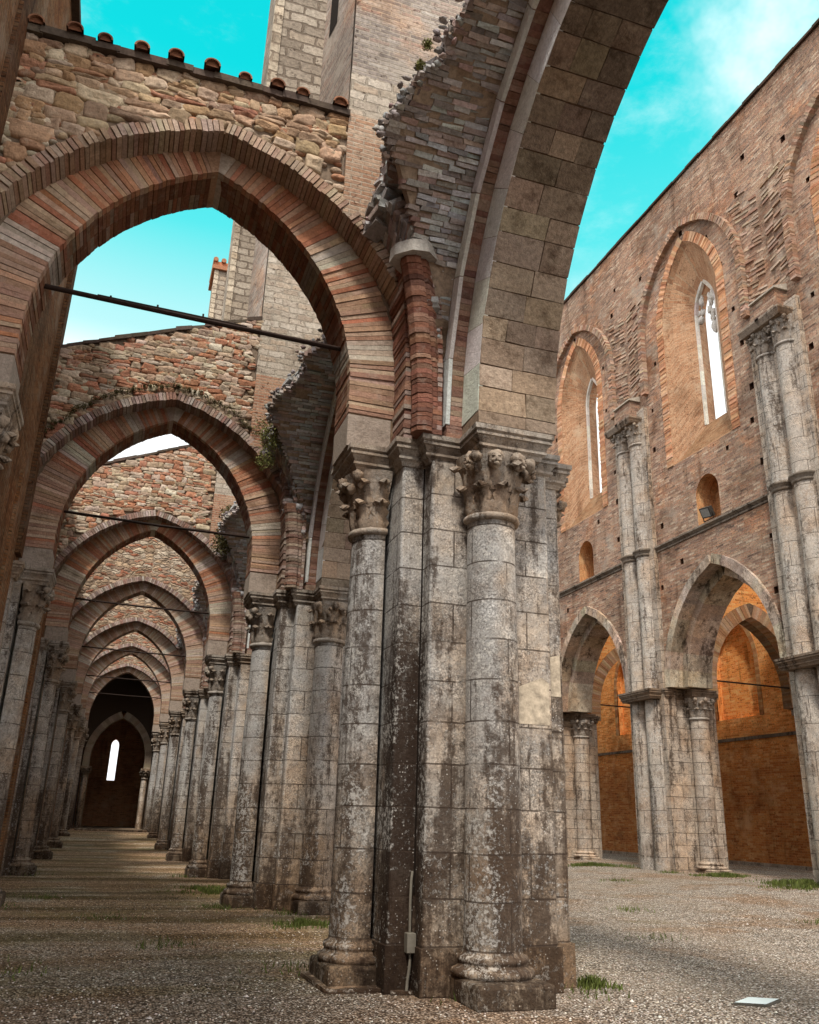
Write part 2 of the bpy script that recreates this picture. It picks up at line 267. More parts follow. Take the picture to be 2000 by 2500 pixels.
# ------------------------------------------------------------------ mesh helpers
class MB:
    def __init__(s): s.v = []; s.f = []; s.uv = []; s.c = []; s.sm = []
    def face(s, pts, tint=(1, 1, 1), uv=None, smooth=False):
        i = len(s.v); pts = [Vector(p) for p in pts]; s.v += pts; s.f.append(list(range(i, i + len(pts)))); s.c.append(tint); s.sm.append(smooth)
        if uv is None:
            n = Vector((0, 0, 0))
            for k in range(len(pts)): n += pts[k - 1].cross(pts[k])
            if n.length > 0: n.normalize()
            if abs(n.z) > .8: uv = [(p.x, p.y) for p in pts]
            else:
                t = Vector((-n.y, n.x, 0)); t.normalize(); uv = [(p.dot(t), p.z) for p in pts]
        s.uv.append(uv)
    def grid(s, P, tint=(1, 1, 1), uvf=None, smooth=True, flip=False, tf=None):
        i0 = len(s.v); n, m = len(P), len(P[0])
        for row in P: s.v += [Vector(p) for p in row]
        for a in range(n - 1):
            for b in range(m - 1):
                q = [(a, b), (a + 1, b), (a + 1, b + 1), (a, b + 1)]
                if flip: q.reverse()
                s.f.append([i0 + x * m + y for x, y in q]); s.sm.append(smooth); s.c.append(tf(a, b) if tf else tint)
                if uvf: s.uv.append([uvf(x, y) for x, y in q])
                else: s.uv.append([(P[x][y][0] + P[x][y][1], P[x][y][2]) for x, y in q])
    def box(s, x0, y0, z0, x1, y1, z1, tint=(1, 1, 1), skip=''):
        a, b, c, d = (x0, y0), (x1, y0), (x1, y1), (x0, y1)
        for nm, (p, q) in dict(f=(a, b), r=(b, c), b=(c, d), l=(d, a)).items():
            if nm not in skip: s.face([(*p, z0), (*q, z0), (*q, z1), (*p, z1)], tint)
        if 't' not in skip: s.face([(*a, z1), (*b, z1), (*c, z1), (*d, z1)], tint)
        if 'u' not in skip: s.face([(*d, z0), (*c, z0), (*b, z0), (*a, z0)], tint)
    def hexa(s, lo, hi, tint=(1, 1, 1), faces='udfbsS', jit=0.0):
        """lo, hi: two quads of matching corners (a brick or voussoir)"""
        j = lambda p: Vector(p) + Vector((R.uniform(-jit, jit), R.uniform(-jit, jit), R.uniform(-jit, jit)))
        lo = [j(p) for p in lo]; hi = [j(p) for p in hi]
        s.face(lo[::-1], tint); s.face(hi, tint)
        for k in range(4): s.face([lo[k], lo[(k + 1) % 4], hi[(k + 1) % 4], hi[k]], tint)
    def prism(s, poly, z0, z1, tint=(1, 1, 1), cap=True, smooth=False):
        n = len(poly); acc = 0
        for k in range(n):
            a, b = poly[k], poly[(k + 1) % n]; L = math.dist(a, b)
            s.face([(*a, z0), (*b, z0), (*b, z1), (*a, z1)], tint, [(acc, z0), (acc + L, z0), (acc + L, z1), (acc, z1)]); acc += L
        if cap:
            s.face([(*p, z1) for p in poly], tint)
    def extr(s, outer, holes, fn, w0, w1, tint=(1, 1, 1), back=True, sides=True, holeside=True):
        """planar polygon (u,v) with holes, extruded from depth w0 to w1; fn(u,v,w)->xyz"""
        loops = [outer] + list(holes); flat = [p for l in loops for p in l]
        tri = tessellate_polygon([[Vector((p[0], p[1], 0)) for p in l] for l in loops])
        for t in tri:
            P = [flat[i] for i in t]
            ar = (P[1][0] - P[0][0]) * (P[2][1] - P[0][1]) - (P[1][1] - P[0][1]) * (P[2][0] - P[0][0])
            if ar < 0: P = P[::-1]
            s.face([fn(*p, w0) for p in P], tint, [tuple(p) for p in P])
            if back: s.face([fn(*p, w1) for p in P[::-1]], tint, [tuple(p) for p in P[::-1]])
        for li, l in enumerate(loops):
            if (li == 0 and not sides) or (li > 0 and not holeside): continue
            acc = 0
            for k in range(len(l)):
                a, b = l[k], l[(k + 1) % len(l)]; L = math.dist(a, b)
                s.face([fn(*b, w0), fn(*a, w0), fn(*a, w1), fn(*b, w1)], tint, [(acc + L, w0), (acc, w0), (acc, w1), (acc + L, w1)] if abs(a[1] - b[1]) < abs(a[0] - b[0]) else [(w0, b[1]), (w0, a[1]), (w1, a[1]), (w1, b[1])]); acc += L
    def lathe(s, prof, cx, cy, a0=0, a1=2 * PI, n=24, tint=(1, 1, 1), wob=0.0, seed=0):
        P = []
        for r, z in prof:
            row = []
            for k in range(n + 1):
                a = lerp(a0, a1, k / n)
                rr = r + (wob * mn.noise((cos(a) * 2 + seed, sin(a) * 2, z * 1.5)) if wob else 0)
                row.append((cx + rr * cos(a), cy + rr * sin(a), z))
            P.append(row)
        rm = sum(r for r, z in prof) / len(prof)
        s.grid(P, tint, uvf=lambda i, j: (lerp(a0, a1, j / n) * rm + seed * .37, prof[i][1]), flip=True)
    def tube(s, pts, r, n=8, tint=(1, 1, 1)):
        P = []; pts = [Vector(p) for p in pts]
        for i, p in enumerate(pts):
            d = (pts[min(i + 1, len(pts) - 1)] - pts[max(i - 1, 0)]).normalized()
            u = d.cross(Vector((0, 0, 1)));  u = u.normalized() if u.length > .01 else Vector((1, 0, 0)); w = d.cross(u)
            rr = r[i] if isinstance(r, (list, tuple)) else r
            P.append([p + (u * cos(a) + w * sin(a)) * rr for a in [2 * PI * k / n for k in range(n + 1)]])
        s.grid(P, tint)
        s.face(P[0][:-1], tint); s.face(P[-1][:-1][::-1], tint)
    def blob(s, c, rx, ry, rz, tint=(1, 1, 1), nu=8, nv=6, rough=.25, seed=None):
        sd = R.random() * 90 if seed is None else seed; P = []
        for i in range(nv + 1):
            th = PI * i / nv; row = []
            for k in range(nu + 1):
                a = 2 * PI * (k % nu) / nu; d = Vector((sin(th) * cos(a), sin(th) * sin(a), cos(th)))
                q = 1 + rough * mn.noise(d * 1.6 + Vector((sd, sd * .3, 0)))
                row.append((c[0] + d.x * rx * q, c[1] + d.y * ry * q, c[2] + d.z * rz * q))
            P.append(row)
        s.grid(P, tint)
    def build(s, name, mat, parent=None):
        o = ORG[parent] if parent else Vector((0, 0, 0))
        me = bpy.data.meshes.new(name)
        me.from_pydata([v - o for v in s.v], [], s.f)
        uvl = me.uv_layers.new(name='UVMap'); flat = []
        for u in s.uv:
            for p in u: flat += [p[0], p[1]]
        uvl.data.foreach_set('uv', flat)
        ca = me.color_attributes.new('tint', 'FLOAT_COLOR', 'CORNER'); cf = []
        for f, c in zip(s.f, s.c): cf += [c[0], c[1], c[2], 1.0] * len(f)
        ca.data.foreach_set('color', cf)
        me.polygons.foreach_set('use_smooth', s.sm)
        me.materials.append(M[mat] if isinstance(mat, str) else mat); me.update()
        ob = bpy.data.objects.new(name, me); COL.objects.link(ob)
        if parent: ob.parent = parent
        ORG[ob] = o.copy()
        return ob
ORG = {}
def thing(name, loc, label, cat, group=None):
    o = bpy.data.objects.new(name, None); COL.objects.link(o); o.location = loc; o.empty_display_size = .3
    ORG[o] = Vector(loc); return tag(o, label, cat, group)
def tag(o, label=None, cat=None, group=None, kind=None):
    for k, v in (('label', label), ('category', cat), ('group', group), ('kind', kind)):
        if v: o[k] = v
    return o
def dup(o, loc, label=None, parent=None):
    c = o.copy(); COL.objects.link(c)
    if parent: c.parent = parent
    else: c.location = loc; c['label'] = label
    ORG[c] = Vector(loc)
    for ch in [x for x in ALLCH(o)]: dup(ch, loc, None, c)
    return c
def ALLCH(o): return [x for x in bpy.data.objects if x.parent == o]
def vary(c, k=.12): 
    q = R.uniform(1 - k, 1 + k); return tuple(max(0, x * q * R.uniform(.95, 1.05)) for x in c)
def pick(cols, k=.15): return vary(R.choice(cols), k)

# ------------------------------------------------------------------ ground level
def gz(x, y):
    return .30 * sstep(8, 17, x) + .45 * sstep(36, 56, y) * sstep(9, 5, x)

# ================================================================== SETTING: ground
mb = MB()
xs = [-300, -80, -30, -12] + [-8 + .8 * i for i in range(48)] + [34, 45, 80, 300]
ys = [-300, -60, -20] + [-8 + 1.0 * i for i in range(80)] + [80, 120, 300]
mb.grid([[(x, y, gz(x, y) + .018 * mn.noise((x * .5, y * .5, 0)) + .012 * mn.noise((x * 2, y * 2, 3))) for y in ys] for x in xs], flip=True)
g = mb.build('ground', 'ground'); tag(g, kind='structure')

# ================================================================== PIERS
CX, BAY, Y1 = 3.85, 7.85, 9.6
ZI = 5.86                                   # top of the impost moulding
def rounded(poly, r, n=3):
    out = []; N = len(poly)
    for i in range(N):
        p0, p1, p2 = Vector(poly[i - 1]), Vector(poly[i]), Vector(poly[(i + 1) % N])
        a = (p0 - p1).normalized(); b = (p2 - p1).normalized()
        A = p1 + a * r; B = p1 + b * r
        for k in range(n + 1):
            t = k / n; q = A * (1 - t) ** 2 + p1 * 2 * t * (1 - t) + B * t * t; out.append((q.x, q.y))
    return out
def mitre(poly, d):
    out = []; N = len(poly)
    for i in range(N):
        p0, p1, p2 = Vector(poly[i - 1]), Vector(poly[i]), Vector(poly[(i + 1) % N])
        e0 = (p1 - p0).normalized(); e1 = (p2 - p1).normalized()
        n0 = Vector((e0.y, -e0.x)); n1 = Vector((e1.y, -e1.x))
        q = p1 + (n0 + n1) / (1 + n0.dot(n1)) * d; out.append((q.x, q.y))
    return out
def core_poly(ax=1.02, ay=.65, bx=.74, by=.90):
    q = [(ax, -ay), (ax, ay), (bx, ay), (bx, by), (-bx, by), (-bx, ay), (-ax, ay), (-ax, -ay), (-bx, -ay), (-bx, -by), (bx, -by), (bx, -ay)]
    return q
def abacus_poly(full=True):
    h = .40
    if not full: return [(1.22, -.30), (1.22, .30), (1.06, .30)] + abacus_poly()[3:-1] + [(1.06, -.30)]
    f0, f1 = -.34, .44                       # front and side blocks sit a little off centre
    return [(1.5, -h), (1.5, h), (1.06, h), (1.06, .69), (.78, .69), (.78, .93), (f1, .93), (f1, 1.38), (f0, 1.38), (f0, .93), (-.78, .93), (-.78, .69), (-1.06, .69), (-1.06, .46),
            (-1.52, .46), (-1.52, -.32), (-1.06, -.32), (-1.06, -.69), (-.80, -.69), (-.80, -.90), (f0, -.90), (f0, -1.40), (f1, -1.40), (f1, -.90), (.78, -.90), (.78, -.69), (1.06, -.69), (1.06, -h)]
def moulding(mb, poly, prof, ox, oy, tint=(1, 1, 1), top=True, bot=True):
    loops = [[(p[0] + ox, p[1] + oy, z) for p in mitre(poly, d)] for d, z in prof]
    for a, b in zip(loops, loops[1:]):
        n = len(a)
        for k in range(n):
            mb.face([a[k], a[(k + 1) % n], b[(k + 1) % n], b[k]], tint)
    if top: mb.face(loops[-1], tint)
    if bot: mb.face(loops[0][::-1], tint)
ABPROF = [(-.02, 5.55), (.0, 5.60), (.035, 5.625), (.035, 5.655), (.015, 5.66), (.065, 5.735), (.085, 5.74), (.085, 5.775), (.07, 5.78), (.105, 5.80), (.105, 5.86)]

def leaf(mb, c, ang, r0, z0, w, h, out, tint, curl=.35):
    """one carved leaf: rises along the bell then curls outward"""
    P = []; nu, nv = 7, 9; d = Vector((cos(ang), sin(ang), 0)); t = Vector((-sin(ang), cos(ang), 0))
    for i in range(nv):
        k = i / (nv - 1); row = []
        rr = r0 + out * k ** 2.2 + (.02 if i else 0); z = z0 + h * sin(min(1, k * 1.08) * PI / 2) - (curl * h * max(0, k - .72) / .28 * .5 if k > .72 else 0)
        ww = w * (1 - .40 * k) * (1.0 if i < nv - 1 else .5) * (1 + .22 * (1 if i % 2 else -1))
        for j in range(nu):
            s = (j / (nu - 1) - .5) * 2
            p = Vector(c) + d * (rr + .03 * (1 - s * s) - .02 * abs(s)) + t * ww * .5 * s - d * (.016 if j % 2 else 0) * (1 - k * .5); p.z = z - .09 * h * abs(s) * k
            row.append(p)
        P.append(row)
    mb.grid(P, tint)
    Q = [[p - d * .03 - Vector((0, 0, .012)) for p in row] for row in P]; mb.grid(Q, tint, flip=True)
    for a in ((0, slice(None)),):
        pass
    # rim to give thickness
    rim = [r[0] for r in P] + P[-1][1:] + [r[-1] for r in P[::-1]][1:]; rq = [r[0] for r in Q] + Q[-1][1:] + [r[-1] for r in Q[::-1]][1:]
    mb.grid([rim, rq], tint)

def head(mb, c, ang, s, tint):
    """little carved mask under the abacus"""
    d = Vector((cos(ang), sin(ang), 0)); t = Vector((-sin(ang), cos(ang), 0)); c = Vector(c)
    mb.blob(c, .085 * s, .085 * s, .11 * s, tint, 10, 8, .12)
    mb.blob(c + Vector((0, 0, .05 * s)) - d * .02 * s, .10 * s, .10 * s, .085 * s, tint, 9, 6, .3)
    mb.blob(c + d * .085 * s - Vector((0, 0, .01 * s)), .02 * s, .02 * s, .035 * s, tint, 6, 5, .1)
    for q in (-1, 1):
        mb.blob(c + d * .07 * s + t * .04 * s * q - Vector((0, 0, .035 * s)), .025 * s, .025 * s, .02 * s, tint, 6, 5, .1)
        mb.blob(c + d * .065 * s + t * .035 * s * q + Vector((0, 0, .025 * s)), .028 * s, .028 * s, .012 * s, tint, 6, 5, .1)
    mb.blob(c + d * .065 * s - Vector((0, 0, .075 * s)), .04 * s, .04 * s, .025 * s, tint, 6, 5, .1)

def capital(mb, c, ang, r, z0, z1, rich, hw=.38):
    """c = column axis (x, y); ang = direction it faces"""
    H = z1 - z0; a0, a1 = ang - 1.75, ang + 1.75
    prof = [(r, z0 - .05), (r + .045, z0 - .045), (r + .06, z0 - .01), (r + .045, z0 + .025), (r + .005, z0 + .03), (r + .0, z0 + .06 * H), (r + .015, z0 + .35 * H), (r + .05, z0 + .62 * H), (r + .12, z0 + .86 * H), (r + .15, z1)]
    mb.lathe(prof, c[0], c[1], a0, a1, 22)
    dk = (.85, .8, .75)
    for k in range(5):
        a = ang + (k - 2) * .72
        leaf(mb, (c[0], c[1], 0), a, r + .005, z0 + .05 * H, .21, .50 * H, .15, dk)
    for k in range(6):
        a = ang + (k - 2.5) * .60
        leaf(mb, (c[0], c[1], 0), a, r + .03, z0 + .40 * H, .18, .48 * H, .20 if rich else .17, dk)
    for q in (-1, 1):                       # corner volutes
        a = ang + q * .78; d = Vector((cos(a), sin(a), 0)); 
        p = Vector((c[0], c[1], z1 - .12 * H)) + d * (r + .20)
        mb.blob(p, .075, .075, .075, dk, 8, 6, .5); mb.blob(p - Vector((0, 0, .09)) - d * .05, .05, .05, .07, dk, 8, 6, .5)
    if rich:
        for q in (-.95, -.28, .4, 1.05):
            a = ang + q; d = Vector((cos(a), sin(a), 0)); head(mb, Vector((c[0], c[1], z1 - .17 * H)) + d * (r + .16), a, .95, (1, .93, .86))
    else:
        d = Vector((cos(ang), sin(ang), 0)); mb.blob(Vector((c[0], c[1], z1 - .13 * H)) + d * (r + .15), .07, .07, .09, dk, 8, 6, .5)
        for q in (-.4, .4):
            d = Vector((cos(ang + q), sin(ang + q), 0)); mb.blob(Vector((c[0], c[1], z1 - .28 * H)) + d * (r + .13), .06, .06, .06, dk, 8, 6, .6)

def col_base(mb, c, ang, r, hw=.40, z0=0.0, tint=(.70, .66, .61), f=None, sp=1.0):
    """square plinth with chipped top and attic mouldings"""
    d = Vector((cos(ang), sin(ang))); t = Vector((-d.y, d.x)); C = Vector(c) 
    f = r + .22 if f is None else f; b = -.35
    q = [C + d * b - t * hw, C + d * f - t * hw, C + d * f + t * hw, C + d * b + t * hw]
    q = [(p.x, p.y) for p in q]
    # orient ccw
    ar = sum(q[i - 1][0] * q[i][1] - q[i][0] * q[i - 1][1] for i in range(4))
    if ar < 0: q = q[::-1]
    moulding(mb, q, [(.0, z0 - .1), (.0, z0 + .17), (-.012, z0 + .195), (-.03, z0 + .205)], 0, 0, tint)
    prof = [(r + q_ * sp, z0 + h_) for q_, h_ in ((.15, .205), (.175, .225), (.18, .25), (.16, .275), (.11, .285), (.075, .30), (.07, .325), (.085, .335), (.095, .355), (.08, .38), (.03, .39), (.005, .41), (0, .44))]
    mb.lathe(prof, c[0], c[1], ang - 1.8, ang + 1.8, 24, (1.05, 1, .95))

def make_pier(loc, label, mat='pier', rich=True, full=True):
    t = thing('stone_pier', loc, label, 'stone pier', 'cruciform piers along the aisle arcade')
    X, Y, Z = loc
    m = MB(); m.prism([(X + p[0], Y + p[1]) for p in rounded(core_poly(), .035)], Z - .1, Z + 5.58); 
    # low chamfered footing of the core
    m.prism([(X + p[0], Y + p[1]) for p in mitre(core_poly(), .03)], Z - .1, Z + .42 , (.72, .67, .62)); m.build('core', mat, t)
    m = MB(); moulding(m, abacus_poly(full), [(d, z + Z) for d, z in ABPROF], X, Y); m.build('impost', 'carved', t)
    for k, (dx, dy, ang, rr) in enumerate([(-.07, -.90, -PI / 2, .28), (-1.02, .02, PI, .29), (0, .90, PI / 2, .29), (1.02, 0, 0, .30)]):
        off = .12 if k == 1 else .16; c = (X + dx + off * cos(ang), Y + dy + off * sin(ang))
        if k == 3 and not full:
            c = (X + dx - .02, Y + dy); m = MB(); m.lathe([(.02, Z + 4.66), (.11, Z + 4.76), (.18, Z + 4.88), (.20, Z + 4.97)], c[0], c[1], -1.75, 1.75, 16); co = m.build('corbel', 'carved', t)
            m = MB(); capital(m, c, 0, .19, Z + 4.98, Z + 5.57, False); m.build('capital', 'carved', co); continue
        m = MB(); m.lathe([(rr + .012, Z + .35), (rr + .012, Z + 1.0), (rr + .005, Z + 3), (rr - .01, Z + 4.82)], c[0], c[1], ang - 1.75, ang + 1.75, 28, seed=k + 1, wob=.012)
        co = m.build('half_column', mat, t)
        m = MB(); capital(m, c, ang, rr - .01, Z + 4.84, Z + 5.57, rich and k == 0); m.build('capital', 'carved', co)
        m = MB(); col_base(m, c, ang, rr + .012, .43 if k == 1 else .39, Z, f=.40 if k == 1 else .56, sp=.60 if k == 1 else .66); m.build('base', mat, co)
    return t
ORD = ['nearest', 'second', 'third', 'fourth', 'fifth', 'sixth', 'seventh']
p1 = make_pier((CX, Y1, 0), 'nearest cruciform grey stone pier, lichen-speckled, filling the centre foreground', full=False)
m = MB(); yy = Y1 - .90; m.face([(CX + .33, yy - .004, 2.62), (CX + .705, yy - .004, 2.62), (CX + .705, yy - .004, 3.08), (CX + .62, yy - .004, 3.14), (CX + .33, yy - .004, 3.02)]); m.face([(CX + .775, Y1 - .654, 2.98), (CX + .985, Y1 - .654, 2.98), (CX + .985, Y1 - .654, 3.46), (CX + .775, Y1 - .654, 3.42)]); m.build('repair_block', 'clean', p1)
m = MB()    # broken slab footing under the left column
m.prism([(CX - 1.60, 9.10), (CX - 1.53, 9.04), (CX - 1.0, 8.99), (CX - .98, 8.87), (CX - .66, 8.82), (CX - .6, 9.2), (CX - 1.45, 10.15), (CX - 1.63, 10.05)], -.1, .035, (1.2, 1.1, 1.0)); m.build('footing_slab', 'pier', p1)
piers = [p1]
p2 = make_pier((CX, Y1 + BAY, 0), 'second pier down the aisle, pale stone streaked with lichen', 'pier_far', False); piers.append(p2)
LBL = [None, None, 'third pier down the aisle with grassy foot and grey shafts', 'fourth pier down the aisle, slim grey shafts', 'fifth pier down the aisle, dark at its foot', 'sixth pier down the aisle, only a slim shaft showing', 'farthest arcade pier, beside the dark end arch']
for k in range(2, 7):
    y = Y1 + BAY * k; o = dup(p2, (CX, y, gz(CX, y) * .6), LBL[k]); piers.append(o)

# ================================================================== ARCH GEOMETRY
class Arch:
    """pointed arch in a (u, z) plane: centre line um, half-arc centre offset c (right arc centre = um - c), radius r of intrados, springing zs, stilt top z0"""
    def __init__(s, um, c, r, zs, z0): s.um, s.c, s.r, s.zs, s.z0 = um, c, r, zs, z0
    def ap(s, d=0): return acos(s.c / (s.r + d))
    def p(s, side, a, d=0):      # a = angle on the arc
        rr = s.r + d; return (s.um + side * (-s.c + rr * cos(a)), s.z0 + rr * sin(a))
    def apex(s, d=0): return s.p(1, s.ap(d), d)
    def outline(s, d=0, n=18, zb=None):
        """from right springing over the apex to the left springing"""
        zb = s.zs if zb is None else zb
        L = [(s.um - s.c + s.r + d, zb)] if zb < s.z0 - .001 else []
        A = s.ap(d)
        L += [s.p(1, A * k / n, d) for k in range(n + 1)]
        L += [s.p(-1, A * k / n, d) for k in range(n - 1, -1, -1)]
        if zb < s.z0 - .001: L += [(s.um + s.c - s.r - d, zb)]
        return L
    def pieces(s, d0, d1, step, first=0.0):
        """(side, four (u,z) corners, fraction 0..1 from springing to apex)"""
        out = []
        for side in (1, -1):
            z = s.zs + first
            while z < s.z0 - .4 * step:
                h = min(step * R.uniform(.85, 1.15), s.z0 - z)
                if s.z0 - z - h < .4 * step: h = s.z0 - z
                u0 = s.um + side * (-s.c + s.r + d0); u1 = s.um + side * (-s.c + s.r + d1)
                out.append((side, [(u0, z), (u1, z), (u1, z + h), (u0, z + h)], 0.0)); z += h
            A = s.ap(d0); a = 0.0
            while a < A - 1e-4:
                da = step * R.uniform(.85, 1.15) / (s.r + d0)
                if A - a - da < .5 * step / (s.r + d0): da = A - a
                out.append((side, [s.p(side, a, d0), s.p(side, a, d1), s.p(side, a + da, d1), s.p(side, a + da, d0)], (a + da * .5) / A)); a += da
        return out
def band(mb, arch, d0, d1, w0, w1, fn, tint=(1, 1, 1), n=20, soff=True, top=False, zb=None, zb2=None):
    """plain solid ring, used as mortar core behind separate bricks"""
    A = arch.outline(d0, n, zb); B = arch.outline(d1, n, zb)
    for k in range(len(A) - 1):
        a, b, c, d = A[k], A[k + 1], B[k + 1], B[k]
        mb.face([fn(*a, w0), fn(*b, w0), fn(*c, w0), fn(*d, w0)], tint); mb.face([fn(*d, w1), fn(*c, w1), fn(*b, w1), fn(*a, w1)], tint)
        if soff: mb.face([fn(*b, w0), fn(*a, w0), fn(*a, w1), fn(*b, w1)], tint)
        if top: mb.face([fn(*d, w0), fn(*c, w0), fn(*c, w1), fn(*d, w1)], tint)
BRK = [(.45, .20, .115), (.40, .17, .10), (.47, .25, .155), (.49, .31, .21), (.36, .155, .095), (.46, .23, .14), (.52, .37, .27), (.42, .185, .11)]
BRKG = [(.30, .22, .19), (.36, .27, .23), (.25, .17, .14), (.40, .32, .28), (.30, .18, .14), (.22, .16, .14), (.45, .38, .34)]
WHT = [(.50, .43, .36), (.55, .48, .41), (.46, .38, .31)]
def fx(u, z, w): return (u, w, z)          # plane facing -Y: u = X, w = Y
def fy(u, z, w): return (w, u, z)          # plane facing -X: u = Y, w = X
XM, ACR = .30, 1.055
def tarch(): return Arch(XM, ACR, 2.955, ZI, 6.62)
def oarch(): return Arch(XM, .664, 3.444, ZI, 6.30)

def brick_ring(mb, arch, d0, d1, w0, w1, fn, step, cols, jit, gap=.006, nsplit=1, white=(), whitew=.17, stone_to=None, stonecol=None, alt=None):
    for side, q, f in arch.pieces(d0, d1, step):
        if stone_to and q[0][1] < stone_to: continue
        iswh = any(ws == side and abs(f - wf) < whitew / 3.4 for ws, wf in white)
        # shrink for the joint
        c = (sum(p[0] for p in q) / 4, sum(p[1] for p in q) / 4); e0 = Vector((q[0][0] - q[3][0], q[0][1] - q[3][1])); L = max(e0.length, .01)
        def sh(p, toward, g): 
            return (lerp(p[0], toward[0], g), lerp(p[1], toward[1], g))
        g = gap / L * .5
        q2 = [sh(q[0], q[3], g), sh(q[1], q[2], g), sh(q[2], q[1], g), sh(q[3], q[0], g)]
        dd = R.uniform(-jit, jit)
        rad = [(q2[1][0] - q2[0][0]), (q2[1][1] - q2[0][1])]; rl = sqrt(rad[0] ** 2 + rad[1] ** 2)
        off = R.uniform(-jit, jit) * .6 / rl
        q2[0] = (q2[0][0] + rad[0] * off, q2[0][1] + rad[1] * off); q2[3] = (q2[3][0] + rad[0] * off, q2[3][1] + rad[1] * off)
        cb = pick(WHT, .08) if iswh else pick(cols if not alt or R.random() > alt[0](f, side) else alt[1], .09)
        ws = [lerp(w0 + dd, w1, (0, .17, .58, 1)[k] if nsplit == 3 else k / nsplit) for k in range(nsplit + 1)]
        two = (not iswh) and R.random() < .45 and (d1 - d0) > .4      # some courses are two headers
        if two:
            t = R.uniform(.4, .6); m0 = sh(q2[0], q2[1], t); m1 = sh(q2[3], q2[2], t)
            parts = [([q2[0], m0, m1, q2[3]], cb), ([m0, q2[1], q2[2], m1], vary(cb, .14))]
        else: parts = [(q2, cb)]
        for qq, cc in parts:
            for k in range(nsplit):
                col = cc if k == 0 else pick([tuple(x * .52 for x in c_) for c_ in cols], .25)  # underside pieces darkened: soffit shade painted into the tint
                if iswh: col = cc if k == 0 else tuple(x * .6 for x in cc)
                a, b = ws[k], ws[k + 1] - (.006 if k < nsplit - 1 else 0)
                lo = [fn(*p, a) for p in qq]; hi = [fn(*p, b) for p in qq]
                mb.hexa(lo, hi, col, jit=.002)

# ------------------------------------------------------------------ transverse aisle arches
def in_region_stone(mb, outer, inside, x0, x1, z0, z1, y, cols, hmin=.12, hmax=.24, depth=.075):
    """hand laid rubble: irregular stones in wavy courses"""
    z = z0
    while z < z1:
        h = R.uniform(hmin, hmax); x = x0 + R.uniform(-.2, 0)
        while x < x1:
            w = R.uniform(.18, .50) * (1.1 if h > .2 else .8)
            sub = [(x, z, w, h)] if R.random() > .22 else [(x, z, w, h * .5), (x, z + h * .5, w, h * .5)]
            for sx_, sz_, sw, sh_ in sub:
                cx, cz = sx_ + sw / 2, sz_ + sh_ / 2
                if inside(cx, cz) and inside(cx - sw * .3, cz - sh_ * .2) and inside(cx + sw * .3, cz - sh_ * .2):
                    cz += .04 * sin(cx * 1.7)
                    n = 13; rot = R.uniform(-.14, .14); sd = R.random() * 50; rings = []
                    for (k, dep) in ((1.0, .045), (1.02, 0), (.985, -.45), (.90, -.82), (.68, -.97), (.3, -1.0)):
                        row = []
                        for i in range(n + 1):
                            a = 2 * PI * (i % n) / n; ca, sa = cos(a), sin(a); e = .38
                            px = abs(ca) ** e * math.copysign(1, ca); pz = abs(sa) ** e * math.copysign(1, sa)
                            nz = 1 + .34 * mn.noise((ca * 1.3 + sd, sa * 1.3, sd)) + .20 * mn.noise((ca * 3.2, sa * 3.2 + sd, 0))
                            px *= sw * .51 * k * nz; pz *= sh_ * .53 * k * nz
                            row.append((cx + px * cos(rot) - pz * sin(rot), y + (dep if dep > 0 else dep * depth * (.75 + .5 * mn.noise((px * 9 + sd, pz * 9, 1)))), cz + px * sin(rot) + pz * cos(rot)))
                        rings.append(row)
                    c = pick(cols, .2)
                    if R.random() < (.30 if sh_ < .08 else .06): c = pick([(.36, .17, .11), (.40, .21, .13)], .2)
                    mb.grid(rings, c, flip=True)
                    mb.face(rings[-1][:-1][::-1], c, smooth=True)
            x += w * 1.0
        z += h * .98

